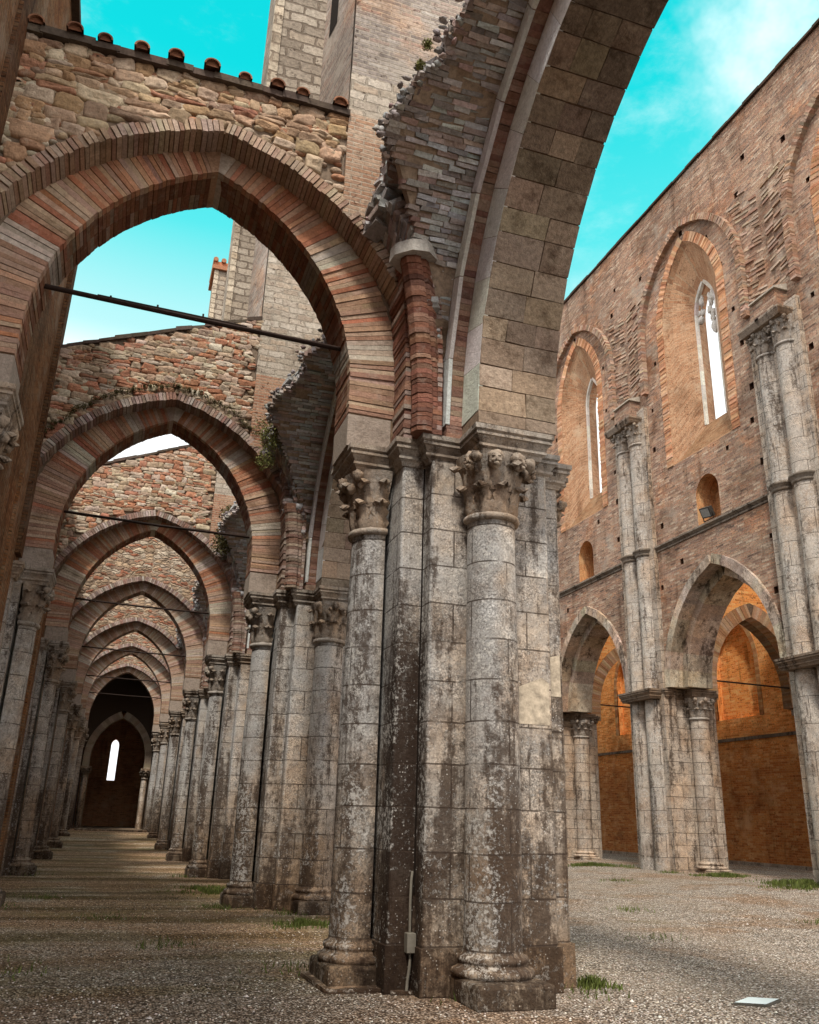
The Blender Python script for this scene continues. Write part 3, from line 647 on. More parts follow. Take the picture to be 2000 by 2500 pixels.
XL_WALL, XR_IN = -2.25, 3.0
def coping_line(kind, x): return {0: 10.42 + .015 * (x + 2.2), 1: 10.42 + .40 * (x + 2.1), 2: 10.85 + .42 * (x + 1.8)}[kind]
def make_tarch(k):
    Y = Y1 + BAY * k; kind = min(k, 2); ar = tarch(); oa = oarch()
    o = thing('arch_wall', (XM, Y, 6.0), '', 'arch wall', 'transverse arch walls crossing the aisle'); 
    yi, yo, yb = Y - .32, Y - .66, Y + .40         # inner order face, outer order face, back
    xr = 1.9 if k < 3 else 2.9
    top = lambda x: coping_line(kind, x) if k < 3 else 12.6 + .2 * (x + 2)
    # wall above: front leaf rests on the outer ring, back leaf on the inner ring
    m = MB()
    ol = oa.outline(.165, 22)
    poly = [(max(-2.2, p[0]) if p[0] < -2.2 else p[0], p[1]) for p in ol]
    poly = ol + [(XL_WALL - .02, ZI), (XL_WALL - .02, top(XL_WALL)), (xr + .02, top(xr + .02))] + ([(xr + .02, 9.0), (3.2, 8.0), (3.2, ZI)] if True else [])
    m.extr(poly[::-1], [], fx, yo, yi + .003, back=False)
    ol = ar.outline(.65, 22)
    poly2 = ol + [(XL_WALL - .02, ZI), (XL_WALL - .02, top(XL_WALL) - .004), (3.2, top(3.2) - .004), (3.2, ZI)]
    m.extr(poly2[::-1], [], fx, yi + .004, yb)
    m.build('rubble_masonry', 'mortar' if k < 3 else 'rubble', o)
    if k < 3:
        m = MB()
        def inside(x, z):
            if z > top(x) - .03 or x < -2.22 or x > 1.86: return False
            side = 1 if x > XM else -1; dx = (x - XM) * side + ACR
            return sqrt((dx - ACR + .664) ** 2 + (z - 6.30) ** 2) > 3.444 + .15
        in_region_stone(m, None, inside, -2.3, 1.9, 6.3, 10.5 if k == 0 else 12.3, yo - .005, [(.46, .33, .22), (.38, .265, .17), (.53, .41, .29), (.42, .28, .17), (.32, .22, .15), (.48, .37, .27), (.36, .22, .13)] if k == 0 else [(.44, .34, .25), (.38, .28, .20), (.52, .43, .34), (.40, .19, .12), (.33, .24, .17), (.48, .39, .30), (.36, .17, .10)], .12 if k == 0 else .08, .24 if k == 0 else .19, .075 if k == 0 else .06)
        def filler(n, dep):
            for i in range(n):
                x, z = R.uniform(-2.25, 1.88), R.uniform(6.3, 10.5 if k == 0 else 12.3)
                if not inside(x, z): continue
                r_ = R.uniform(.03, .085); c = pick([(.40, .20, .125), (.44, .34, .24), (.42, .32, .22), (.34, .25, .17), (.50, .41, .31)], .25); P_ = []
                sd = R.random() * 30; e_ = R.uniform(1.0, 2.6)
                for k_, d_ in ((1, .04), (1, -dep * .4), (.75, -dep * .85), (.3, -dep)): P_.append([(x + r_ * e_ * k_ * cos(2 * PI * (q % 8) / 8) * (1 + .35 * mn.noise((q % 8 + sd, 0, 0))), yo + d_, z + r_ * k_ * sin(2 * PI * (q % 8) / 8) * (1 + .3 * mn.noise((q % 8, sd, 0)))) for q in range(9)])
                m.grid(P_, c, flip=True); m.face(P_[-1][:-1][::-1], c, smooth=True)
        filler(1300 if k < 2 else 900, .045)
        m.build('rubble_stones', 'stone', o)
    # voussoirs
    m = MB(); wh = [(1, .52), (1, .16), (-1, .30)] if k != 1 else [(1, .60), (1, .16), (-1, .45), (-1, .80)]
    brick_ring(m, ar, .0, .66, yi, yb, fx, .062, BRK if k < 3 else [(.42, .29, .22), (.48, .36, .28), (.38, .24, .17), (.52, .42, .34), (.40, .22, .15)], .010, nsplit=3, white=wh, stone_to=6.28, whitew=.12,
               alt=(lambda f, s: .75 if f < .35 else .25, [(.43, .29, .21), (.39, .25, .175), (.46, .33, .25), (.36, .22, .155)]))
    for side in (1, -1):                     # springing stones
        u0 = XM + side * (2.955 - ACR); u1 = u0 + side * .55
        for a, b in ((5.86, 6.28),):
            m.hexa([fx(u0, a, yi), fx(u1, a, yi), fx(u1, b, yi), fx(u0, b, yi)], [fx(u0, a, yb), fx(u1, a, yb), fx(u1, b, yb), fx(u0, b, yb)], (.34, .28, .235))
    # keystone
    A = ar.ap(0); q = [ar.p(1, A - .028, -.004), ar.p(1, A - .030, .66), ar.apex(.66), ar.p(-1, A - .030, .66), ar.p(-1, A - .028, -.004), ar.apex(-.004)]
    for s_ in (1, -1):
        kk = [ar.p(s_, A - .028, -.004), ar.p(s_, A - .030, .66), ar.apex(.66), ar.apex(-.004)]
        m.hexa([fx(*p, yi - .012) for p in kk], [fx(*p, yb) for p in kk], pick(WHT, .1) if (s_ == 1 or k) else (.42, .26, .17))
    # mortar core just behind the brick faces
    m2 = MB(); band(m2, ar, .012, .645, yi + .016, yb - .01, fx, (1, .9, .8)); m2.build('arch_mortar', 'mortar', o)
    m.build('voussoir_ring', 'brick', o)
    m = MB()
    brick_ring(m, oa, 0, .17, yo - .06, yi + .02, fx, .066, BRKG if k else [(.42, .31, .23), (.38, .26, .19), (.34, .22, .16), (.46, .36, .27), (.40, .30, .24)], .014, gap=.012)
    m.build('hood_ring', 'brick', o)
    m = MB(); band(m, oa, .012, .165, yo - .01, yi + .01, fx, (.8, .7, .6)); m.build('hood_mortar', 'mortar', o)
    # coping and tiles
    if k < 3:
        m = MB(); x0, x1 = XL_WALL, xr - .02
        n = 14
        for i in range(n):
            a, b = lerp(x0, x1, i / n), lerp(x0, x1, (i + 1) / n); za, zb_ = top(a) + R.uniform(-.012, .012), top(b) + R.uniform(-.012, .012); dz = (.075 if k == 0 else .05) + R.uniform(-.015, .015)
            f = yo - (.10 if k == 0 else .05) - R.uniform(0, .035)
            m.hexa([(a - .03, f, za - .03), (b + .002, f, zb_ - .03), (b + .002, f, zb_ + dz), (a - .03, f, za + dz)], [(a - .03, yb + .08, za - .03), (b + .002, yb + .08, zb_ - .03), (b + .002, yb + .08, zb_ + dz), (a - .03, yb + .08, za + dz)], vary((1, 1, 1), .25))
        m.build('coping', 'coping', o)
        nt = 10 if k == 0 else 0
        for i in range(nt):                  # half round cover tiles, ends towards the camera
            x = lerp(x0 + .20, x1 - .20, i / max(1, nt - 1)) + R.uniform(-.05, .05); z = top(x) + .075; r0, r1 = R.uniform(.085, .105), R.uniform(.07, .08)
            m = MB(); P = []
            f = yo - .20 + R.uniform(-.04, .03)
            for yy, rr in ((f, r0), (Y - .1, (r0 + r1) / 2), (yb + .05, r1)):
                P.append([(x + rr * cos(PI * j / 10), yy, z - .005 + rr * 1.0 * sin(PI * j / 10)) for j in range(11)])
            c = vary((.72, .74, .75), .30); m.grid(P, c)
            Q = [[(x + (rr - .02) * cos(PI * j / 10), yy, z - .005 + (rr - .02) * sin(PI * j / 10)) for j in range(11)] for yy, rr in ((f, r0), (yb + .05, r1))]
            m.grid(Q, c, flip=True); m.grid([P[0], Q[0]], c)
            m.face([(x + (r0 - .022) * cos(PI * j / 10), f + .04, z - .005 + (r0 - .022) * sin(PI * j / 10)) for j in range(11)], (.5, .45, .42))
            if k == 0: m.build('cover_tile', 'tile', o)
            else:
                if i == 0: acc = MB()
                b = len(acc.v); acc.v += m.v; acc.f += [[q + b for q in f_] for f_ in m.f]; acc.uv += m.uv; acc.c += m.c; acc.sm += m.sm

    return o
AL = ['nearest rubble arch wall, brick pointed arch under a coping of round tiles', 'second arch wall, red brick arch with moss along its hood and a sloping top',
      'third arch wall, brick arch seen inside the second arch', 'fourth brick arch along the aisle, pale grey ring', 'fifth brick arch along the aisle, small and pale', 'sixth brick arch along the aisle, just before the dark vault', 'farthest brick arch, framing the dark vaulted bay']
AW = []
for k in range(3): a = make_tarch(k); a['label'] = AL[k]; AW.append(a)
a3 = make_tarch(3); a3['label'] = AL[3]; AW.append(a3)
for k in range(4, 7): AW.append(dup(a3, (XM, Y1 + BAY * k, 6.0 + .45 * sstep(36, 56, Y1 + BAY * k) * .8), AL[k]))

# iron tie rods across each arch
TL = ['thick iron tie bar crossing the nearest arch against the sky', 'iron tie rod across the second arch', 'thin iron tie rod across the third arch', 'thin iron tie rod across the fourth arch', 'thin iron tie rod across the fifth arch', 'farthest thin iron tie rods before the dark bay']
for k in range(6):
    y = Y1 + BAY * k; z = 7.40 if k == 0 else 7.15; dz = .45 * sstep(36, 56, y) * .8
    m = MB()
    if k == 0:
        m.tube([(-1.75, y, z + .02), (.3, y, z - .03), (2.45, y, z - .06)], .032, 8)
        for x in (-.75, -.2, .35): m.tube([(x, y, z + .0), (x, y, z + .06)], .012, 6)
        m.tube([(-.9, y, z + .03), (.9, y, z + .0)], .016, 6)
    else:
        m.tube([(-1.7, y, z + .03 + dz), (.3, y, z - .02 + dz), (2.4, y, z - .03 + dz)], .028, 6)
    ob = m.build('tie_rod', 'iron'); tag(ob, TL[k], 'tie rod', 'iron tie rods across the aisle arches')

# ------------------------------------------------------------------ arcade arches (run along Y between the aisle piers)
def aarch(k): return Arch(Y1 - BAY / 2 + BAY * k, -(4.29 - (Y1 - BAY / 2)) , 3.81, ZI, 6.02)
# Arch.c is measured so that right-arc centre = um - c ; here centre (4.29) lies before the middle (5.67)
XA0, XA1, XO = 3.44, 4.42, 3.24
STN = [(.31, .235, .175), (.37, .285, .215), (.26, .195, .145), (.34, .25, .18), (.23, .175, .135)]
def make_arcade(k):
    ar = aarch(k); ar.um -= .72 if k == 0 else 0; ar.c = ar.um - (4.29 + BAY * k); o = thing('arcade_arch', (CX, ar.um, 6.0), '', 'arcade arch', 'arches between the aisle and the nave')
    m = MB()
    for side, q, f in ar.pieces(0, .50, .31):            # ashlar voussoirs, one or two blocks across the soffit
        cut = R.choice([[.5], [.42], [.6], [.3, .68], [.36, .7], [.27, .62], [.55]]) if R.random() < .93 else []
        xs_ = [XA0] + [lerp(XA0, XA1, q_) for q_ in cut] + [XA1]
        for a, b in zip(xs_, xs_[1:]):
            g = .006
            L = max(.05, math.dist(q[0], q[3])); t = g / L
            qq = [(lerp(q[0][0], q[3][0], t), lerp(q[0][1], q[3][1], t)), (lerp(q[1][0], q[2][0], t), lerp(q[1][1], q[2][1], t)), (lerp(q[2][0], q[1][0], t), lerp(q[2][1], q[1][1], t)), (lerp(q[3][0], q[0][0], t), lerp(q[3][1], q[0][1], t))]
            m.hexa([fy(*p, a + (g if a > XA0 else 0)) for p in qq], [fy(*p, b) for p in qq], tuple(x * (1.12 - .62 * f) for x in pick(STN, .14)), jit=.006)  # blocks darken towards the apex, soffit shade painted into their tint
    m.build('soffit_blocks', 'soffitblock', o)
    m = MB(); band(m, ar, .014, .49, XA0 + .01, XA1 - .01, fy, (.5, .4, .35)); m.build('soffit_mortar', 'mortar', o)
    m = MB()
    for (d0, d1, xa, st) in ((.016, .50, XA0 - .006, .52), (.50, .70, XO - .012, .9)):   # two pale stone edges facing the aisle
        for side, q, f in ar.pieces(d0, d1, st):
            c = pick([(.70, .71, .69), (.76, .765, .74), (.64, .65, .64)], .05)
            t = .006
            qq = [(lerp(q[0][0], q[3][0], t), lerp(q[0][1], q[3][1], t)), (lerp(q[1][0], q[2][0], t), lerp(q[1][1], q[2][1], t)), (lerp(q[2][0], q[1][0], t), lerp(q[2][1], q[1][1], t)), (lerp(q[3][0], q[0][0], t), lerp(q[3][1], q[0][1], t))]
            m.hexa([fy(*p, xa) for p in qq], [fy(*p, xa + .05) for p in qq], c, jit=.002)
    m.build('pale_edge', 'palestone', o)
    m = MB()
    for side, q, f in ar.pieces(.51, .69, .066):          # brick outer order
        m.hexa([fy(*p, XO + .004) for p in [tuple(lerp(x, y, .06) for x, y in zip(q[0], q[3])), tuple(lerp(x, y, .06) for x, y in zip(q[1], q[2])), q[2], q[3]]], [fy(*p, XA0 + .04) for p in [tuple(lerp(x, y, .06) for x, y in zip(q[0], q[3])), tuple(lerp(x, y, .06) for x, y in zip(q[1], q[2])), q[2], q[3]]], pick([(.30, .17, .125), (.24, .13, .10), (.35, .22, .165), (.38, .27, .21)], .15), jit=.005)
    m.build('outer_order', 'brick', o)
    # wall above the arch
    m = MB(); ol = ar.outline(.695, 24); yl, yr = Y1 - BAY + BAY * k + .75, Y1 + BAY * k - .75
    yr = Y1 + BAY * k; yl = yr - BAY if k else 1.0
    top = 11.2 if k == 0 else 12.0
    poly = ol + [(yl, ZI), (yl, top), (yr, top), (yr, ZI)]
    m.extr(poly[::-1], [], fy, XO + .02, XA1 - .02, sides=True); m.build('spandrel_wall', 'grey', o)
    return o
KL = ['great stone arcade arch sweeping up to the top right with two pale edge strips', 'second arcade arch, pale strip showing behind the foreground pier', 'third arcade arch along the aisle, seen edge on', 'fourth arcade arch, a thin sliver behind the piers']
AA = [make_arcade(k) for k in range(2)]
for k in range(2, 7): AA.append(dup(AA[1], (CX, AA[1].location.y + BAY * (k - 1), 6.0), ''))
for a, l in zip(AA, KL + ['fifth arcade arch, a narrow sliver among the far shafts', 'sixth arcade arch, the thinnest sliver among the far shafts', 'farthest arcade arch before the end wall']): a['label'] = l

# ------------------------------------------------------------------ ruined vault springers
def make_vault(k):
    o = thing('vault_fragment', (2.9, 8.75 + BAY * k, 6.0), '', 'vault fragment', 'broken vault springers above the piers')
    dy = BAY * k; cy, cz, rr = 4.29 + dy, 6.02, 3.81 + .70
    RB0 = [(.27, .125, .085), (.22, .10, .07), (.32, .18, .13), (.26, .145, .11), (.18, .09, .07)] if k == 0 else [(.26, .18, .14), (.31, .23, .18), (.22, .14, .11), (.35, .27, .22), (.27, .15, .11)]
    VC = [(.40, .385, .38), (.46, .45, .45), (.33, .30, .295), (.42, .32, .29), (.50, .49, .485), (.29, .26, .25), (.45, .355, .325), (.41, .43, .44)]
    xdiag = lambda y: 3.02 + (y - dy - 8.6) * .96
    def xedge(y, z):
        e = xdiag(y)
        yy = y - dy
        if yy < 7.65: e = max(e, 2.02 + (7.65 - yy) * .50 + .22 * mn.noise((yy * 3.1, k * 7.7, 0)))
        return e
    m = MB(); back = []
    n = 0; a = 0.03
    while a < 1.42:
        st = .064 / rr; y = cy + rr * cos(a); z = cz + rr * sin(a); xe = xedge(y, z)
        if y - dy < 5.75: break
        if xe < XO - .05:
            x = XO + .01 - R.uniform(0, .2)
            L0 = XO
            while L0 > xe + .03:
                w = R.uniform(.13, .30); x0 = max(xe + R.uniform(-.04, .02), L0 - w)
                dr = R.uniform(-.018, .022) + .03 * mn.noise((L0 * 2, y * 2, z * 2)); 
                ru, rv = rr + dr, rr + .14
                P = lambda aa, r_: (cy + r_ * cos(aa), cz + r_ * sin(aa))
                sag = .06 * sin((L0 - xe) * 1.5)
                a0, a1 = a + .003 / rr + sag / rr * .4, a + st * .90 + sag / rr * .4
                if R.random() > .035 and not (L0 - xe < .4 and R.random() < .12):
                    m.hexa([(L0 - .008, *P(a0, ru)), (L0 - .008, *P(a0, rv)), (L0 - .008, *P(a1, rv)), (L0 - .008, *P(a1, ru))], [(x0, *P(a0, ru)), (x0, *P(a0, rv)), (x0, *P(a1, rv)), (x0, *P(a1, ru))], tuple(x * g_ for x, g_ in zip(pick(VC, .26), [lerp(a_, b_, sstep(.15, .85, (L0 - xe) / max(.2, XO - xe) + .25 * mn.noise((L0 * 2, z * 2, 5)))) for a_, b_ in ((.80, 1.22), (.72, 1.30), (.68, 1.33))])), jit=.011)  # bricks turn paler and bluer towards the arcade, skylight painted into the tint
                L0 = x0
            # backing shell
            back.append((y, z, a, xe))
        a += st; n += 1
    for (y, z, a_, xe) in back:
        if y - dy > 7.75: continue
        for q_ in range(3):
            if R.random() < .75:
                rr_ = rr + R.uniform(-.04, .34); m.blob((xe + R.uniform(-.10, .10), cy + rr_ * cos(a_) + R.uniform(-.03, .03), cz + rr_ * sin(a_)), R.uniform(.025, .07), R.uniform(.025, .05), R.uniform(.02, .04), tuple(x * .9 for x in pick(VC, .2)), 7, 5, .7)
    for i_ in range(0):
        bk = R.choice(back)
        if XO - bk[3] < .3: continue
        x_ = R.uniform(bk[3], XO - .1); m.blob((x_, cy + (rr + .0) * cos(bk[2]), cz + (rr + .0) * sin(bk[2])), R.uniform(.05, .12), .045, R.uniform(.03, .06), pick(VC, .3), 6, 5, .8)
    m.build('arcade_web', 'brick', o)
    mb = MB(); rows = [[(XO, cy + (rr + .022) * cos(a), cz + (rr + .022) * sin(a)), (xe + .05, cy + (rr + .022) * cos(a), cz + (rr + .022) * sin(a)), (xe + .08 + .10 * mn.noise((a * 14, k, 0)), cy + (rr + .38) * cos(a), cz + (rr + .38) * sin(a)), (XO, cy + (rr + .45) * cos(a), cz + (rr + .45) * sin(a))] for (y, z, a, xe) in back]
    mb.grid(rows, (1.7, 1.75, 1.8), smooth=False); mb.face(rows[-1]); mb.build('web_core', 'mortar', o)
    # web on the transverse side: courses run along Y, from the wall to the diagonal
    m = MB(); ar = tarch(); r2 = ar.r + .80; ccx, ccz = XM - ACR, 6.62; a = .06; rows = []
    while a < 1.0:
        st = .07 / r2; x = ccx + r2 * cos(a); z = ccz + r2 * sin(a); yd = 8.6 + dy + (x - 3.02) / .96; yw = Y1 + dy - .64
        lim = 8.85 if k == 0 else 9.0
        if z > lim or x < 1.95: break
        # ragged: top courses retreat to the wall
        yd2 = yd + max(0, (z - 8.2)) * 1.1 + .10 * mn.noise((z * 5, k, 0))
        L0 = yw
        if yw - yd2 > .05:
            while L0 > yd2 + .03:
                w = R.uniform(.16, .28); y0 = max(yd2 + R.uniform(-.05, .02), L0 - w); tl = .35 * (yw - L0)   # courses fan down to the rib
                dr = R.uniform(-.03, .035)
                P = lambda aa, r_: (ccx + r_ * cos(aa), ccz + r_ * sin(aa))
                def Q(yy, aa, r_):
                    fan = .55 * max(0, (yw - yy)) ; p = P(aa + fan * .16, r_); return (p[0], yy, p[1] + fan * .10)
                a0, a1 = a, a + st * .88; ru, rv = r2 + dr, r2 + .16
                m.hexa([Q(L0 - .01, a0, ru), Q(L0 - .01, a0, rv), Q(L0 - .01, a1, rv), Q(L0 - .01, a1, ru)], [Q(y0, a0, ru), Q(y0, a0, rv), Q(y0, a1, rv), Q(y0, a1, ru)], pick(VC, .2), jit=.010)
                L0 = y0
            rows.append([(ccx + (r2 + .06) * cos(a), yw + .05, ccz + (r2 + .06) * sin(a)), (ccx + (r2 + .06) * cos(a), yd2 + .04, ccz + (r2 + .06) * sin(a)), (ccx + (r2 + .5) * cos(a), yd2 + .15, ccz + (r2 + .5) * sin(a)), (ccx + (r2 + .5) * cos(a), yw + .05, ccz + (r2 + .5) * sin(a))])
        a += st
    m.build('transverse_web', 'brick', o)
    mb = MB(); mb.grid(rows, (.9, .85, .8), smooth=False); mb.face(rows[-1]); mb.build('transverse_core', 'mortar', o)
    # rough haunch filling behind the broken edge
    m = MB(); N = 330
    for i in range(N):
        t = R.random(); s_ = R.random()
        # ruled surface from the wall (top of transverse web) to the broken edge of the arcade web
        A = Vector((2.15 + .25 * t, 8.93 + dy, lerp(8.55, 10.0, t))); yb_ = lerp(7.65, 6.7, t); aa = acos(max(-1, min(1, (yb_ - 4.29) / (rr + .25)))); B = Vector((xedge(yb_ + dy, 0) + .10, yb_ + dy, cz + (rr + .22) * sin(aa)))
        p = A.lerp(B, s_) + Vector((.10 + .12 * sin(s_ * PI) + R.uniform(-.05, .06), R.uniform(-.03, .03), R.uniform(-.03, .03) + .10 * sin(s_ * PI)))
        ax = R.uniform(-.5, .5); w, h, l = R.uniform(.05, .14), R.uniform(.025, .05), R.uniform(.07, .15)
        mt = Matrix.Rotation(ax, 3, 'Z') @ Matrix.Rotation(R.uniform(-.6, .3), 3, 'X') @ Matrix.Rotation(R.uniform(-.4, .4), 3, 'Y')
        c8 = [mt @ Vector((sx_ * w, sy_ * l, sz_ * h)) + p for sz_ in (-1, 1) for sx_, sy_ in ((-1, -1), (1, -1), (1, 1), (-1, 1))]
        m.hexa(c8[:4], c8[4:], tuple(x * .8 for x in pick(VC, .25)), jit=.012)
    m.build('broken_fill', 'brick', o)
    mb = MB(); G = []
    for i in range(9):
        t = i / 8; A = Vector((2.30 + .25 * t, 8.95 + dy, lerp(8.45, 10.0, t))); yb_ = lerp(7.7, 6.7, t); aa = acos(max(-1, min(1, (yb_ - 4.29) / (rr + .25)))); B = Vector((xedge(yb_ + dy, 0) + .18, yb_ + dy, cz + (rr + .22) * sin(aa)))
        G.append([A.lerp(B, j / 8) + Vector((.16 + .12 * sin(j / 8 * PI) + .1 * mn.noise((i * .9, j * .9, k)), 0, .08 * sin(j / 8 * PI))) for j in range(9)])
    mb.grid(G, (.75, .65, .6)); mb.build('fill_core', 'mortar', o)
    # brick rib stump with a pale cap stone
    m = MB(); RB = RB0
    ux, uy = Vector((-.70, -.714)), Vector((.714, -.70))
    def rp(z):
        d = .46 * max(0, (z - 6.1) / 2.0) ** 2.0; return Vector((2.98, 8.68 + dy)) + ux * d
    z = 5.86; prof = [(-.16, -.30), (-.16, -.02), (-.12, .02), (-.14, .07), (-.095, .14), (0, .18), (.095, .14), (.14, .07), (.12, .02), (.16, -.02), (.16, -.30)]
    while z < (8.02 if k == 0 else 7.55):
        h = .062 * R.uniform(.9, 1.1); b = rp(z); s_ = R.uniform(-.012, .012); c = pick(RB, .2); c = c if z > 6.35 else tuple(x * .9 for x in c)
        sc_ = R.uniform(.97, 1.03)
        lo = [(*(b + ux * (v * sc_ + s_) + uy * u), z + .004 - v * .25 * (z - 6) * .25) for u, v in prof]; b2 = rp(z + h); hi = [(*(b2 + ux * (v * sc_ + s_) + uy * u), z + h - .004 - v * .25 * (z - 6) * .25) for u, v in prof]
        m.face(hi, c); m.face(lo[::-1], c)
        for q in range(len(lo) - 1): m.face([lo[q + 1], lo[q], hi[q], hi[q + 1]], c)
        z += h
    rb = m.build('rib', 'brick', o)
    if k: 
        m = MB(); b = rp(7.5)
        for i_ in range(14): m.blob((b.x + R.uniform(-.15, .15), b.y + R.uniform(-.12, .2), 7.52 + R.uniform(-.08, .16)), R.uniform(.05, .11), R.uniform(.05, .11), R.uniform(.04, .09), pick(VC, .2), 7, 5, .8)
        m.build('broken_top', 'brick', rb)
    m = MB(); b = rp(8.05); q = [(-.27, -.35), (-.27, .10), (-.12, .24), (.12, .24), (.27, .10), (.27, -.35)]
    qq = [(*(b + ux * v + uy * u), 8.02 - v * .15) for u, v in q]; q2 = [(*(b + ux * (v * .9 + .03) + uy * u * .9), 8.20 - v * .25) for u, v in q]
    m.face(q2, (.50, .48, .45)); m.face(qq[::-1], (.42, .39, .36))
    for i in range(len(qq)): m.face([qq[i], qq[i - 1], q2[i - 1], q2[i]], (.50, .475, .44))
    if k == 0: m.build('cap_stone', 'block', rb)
    # brick core in the corner between rib and arches
    m = MB(); P = [(3.24, 8.60 + dy), (3.24, 9.0 + dy), (2.78, 9.0 + dy), (2.90, 8.90 + dy)]
    z = 5.86
    while z < 8.3:
        h = .064; 
        for (x, y, w, d) in ((2.86, 8.90, .17, .17), (3.10, 8.72, .15, .26)):
            f = .5 * max(0, (z - 6.6) / 2) ** 2; cshift = Vector((-.55, -.60)) * f
            j = R.uniform(-.012, .012)
            m.box(x - w * .5 + cshift.x + j, y + dy - d * .5 + cshift.y + j, z, x + w * .5 + cshift.x, y + dy + d + .2, z + h - .006, pick(RB + [(.38, .30, .26), (.33, .25, .22)], .2))
        z += h
    m.build('corner_courses', 'brick', o)
    return o
VL = ['large broken vault springer of grey brick fanning above the nearest pier', 'second broken vault springer, grey brick with green plants at its edge', 'third broken vault springer, small and dark with dry growth', 'fourth vault springer stump, small and pale', 'fifth vault springer stump, tiny among the far arches']
VF = []
for k in range(2): v = make_vault(k); v['label'] = VL[k]; VF.append(v)
for k in range(2, 5): VF.append(dup(VF[1], (2.9, 8.75 + BAY * k, 6.0), VL[k]))

# ------------------------------------------------------------------ buttress piers rising above the arcade
def make_butt(k):
    y = Y1 + BAY * k; o = thing('buttress', (2.4, y, 9.0), '', 'buttress', 'buttresses above the aisle arches')
    zt = 19.2
    m = MB(); yf = y - .70
    m.box(1.88, yf, 8.9 if k == 0 else 9.2, 3.9 if k == 0 else 3.3, yf + .75, zt, skip='u'); fr = m.build('front_pilaster', 'grey' if k == 0 else 'roughstone', o)
    m = MB(); m.box(1.875, yf - .02, 8.9, 2.62, yf + .05, 10.55 if k == 0 else 10.6, (1.0, 1.0, 1.0)); m.build('brick_patch', 'patch' if k == 0 else 'patchred', o)
    m = MB(); m.box(1.872, yf - .016, 10.55, 2.75, yf + .05, 11.25); m.build('plaster_patch', 'roughstone', o)
    m = MB(); x0 = .87 if k == 0 else 1.15
    zb0 = 10.5 if k == 0 else 10.2; m.box(x0, y + .55, zb0, 3.3, y + 1.8, zt); m.box(x0 - .02, y + .52, zb0, x0 + .12, y + .60, zt, (1.4, 1.4, 1.35)); m.build('rear_buttress', 'butt', o)
    m = MB(); m.face([(1.86, yf + .02, 9.0), (1.66, y + .56, 9.0), (1.66, y + .56, zt), (1.86, yf + .02, zt)][::-1]); m.box(1.66, y + .56, 9.0, 1.9, y + .6, zt)
    m.build('side_reveal', 'grey', o)
    if k == 0:
        m = MB(); sp_ = lambda t_, z_: (lerp(1.86, 1.66, t_) - .006, lerp(yf + .02, y + .56, t_), z_)
        m.face([sp_(.55, 12.9), sp_(.80, 12.9), sp_(.80, 15.5), sp_(.55, 15.5)]); m.build('slit_opening', 'dark', o)
    m = MB(); m.box(x0 - .10, y + .45, zt, 3.4, y + 1.9, zt + .15); m.box(x0 - .05, y + .5, zt + .15, 3.4, y + 1.85, zt + .32, (1.3, 1.1, 1))
    for i in range(9):
        xx = x0 - .02 + i * .27; m.tube([(xx, y + .42, zt + .36), (xx, y + 1.95, zt + .38)], .085, 8)
    m.build('tiled_cap', 'tile', o)
    return o
BL = ['tall brick and stone buttress rising out of the top edge above the nearest vault springer', 'plastered buttress seen through the nearest arch, grey stone behind it', 'far buttress with a small tiled cap against the sky']
for k in range(3): b = make_butt(k); b['label'] = BL[k]

# ================================================================== LEFT AISLE WALL with half-column responds
LW = -2.18
def make_left_wall():
    o = thing('aisle_wall', (LW - .5, 12, 0), 'dark brick side wall of the aisle along the left edge', 'wall')
    m = MB(); 
    for (ya, yb_, zt) in ((-9, 17.35, 13.5), (17.35, 62, 10.3)):
        m.box(LW - .9, ya, -.2, LW, yb_, zt, (.8, .72, .66), skip='u')
    m.build('brick_face', 'redwall', o)
    m = MB()
    for y in (5.6, 13.5, 21.4, 29.2, 37.1):       # shallow relieving strips between the responds
        m.box(LW - .05, y - 2.2, -.1, LW + .05, y - 1.9, 7.2, (.9, .85, .8)); m.box(LW - .05, y + 1.9, -.1, LW + .05, y + 2.2, 7.2, (.9, .85, .8))
    m.build('pilaster_strip', 'redwall', o)
    m = MB()
    m.box(LW - .4, 16.55, 6.0, LW + .10, 16.95, 13.5, (.45, .38, .34)); m.box(LW - .4, 8.45, 6.5, LW + .05, 8.93, 13.5, (.5, .42, .38)); m.build('upper_pilaster', 'redwall', o)
    m = MB(); m.box(LW - .95, -9, 13.5, LW + .12, 17.4, 13.62); m.build('coping', 'coping', o)
    return o
make_left_wall()
def make_respond(loc):
    X, Y, Z = loc; o = thing('wall_respond', loc, '', 'wall column', 'half columns standing against the aisle wall')
    m = MB(); m.box(X - .25, Y - .72, Z - .1, X + .04, Y + .72, Z + 5.58); m.box(X - .25, Y - .46, Z - .1, X + .16, Y + .46, Z + 5.58); m.build('pilaster', 'pier', o)
    c = (X + .26, Y); m = MB(); m.lathe([(.275, Z + .35), (.27, Z + 3), (.26, Z + 4.82)], c[0], c[1], -1.7, 1.7, 18, seed=4); co = m.build('half_column', 'pier', o)
    m = MB(); capital(m, c, 0, .26, Z + 4.84, Z + 5.57, False); m.build('capital', 'carved', co)
    m = MB(); col_base(m, c, 0, .275, .38, Z); m.build('base', 'pier', co)
    poly = [(X - .2, Y - .76), (X + .10, Y - .76), (X + .10, Y - .42), (X + .60, Y - .42), (X + .60, Y + .42), (X + .10, Y + .42), (X + .10, Y + .76), (X - .2, Y + .76)]
    m = MB(); moulding(m, poly, [(d * .8, z + Z) for d, z in ABPROF], 0, 0); m.build('impost', 'carved', o)
    return o
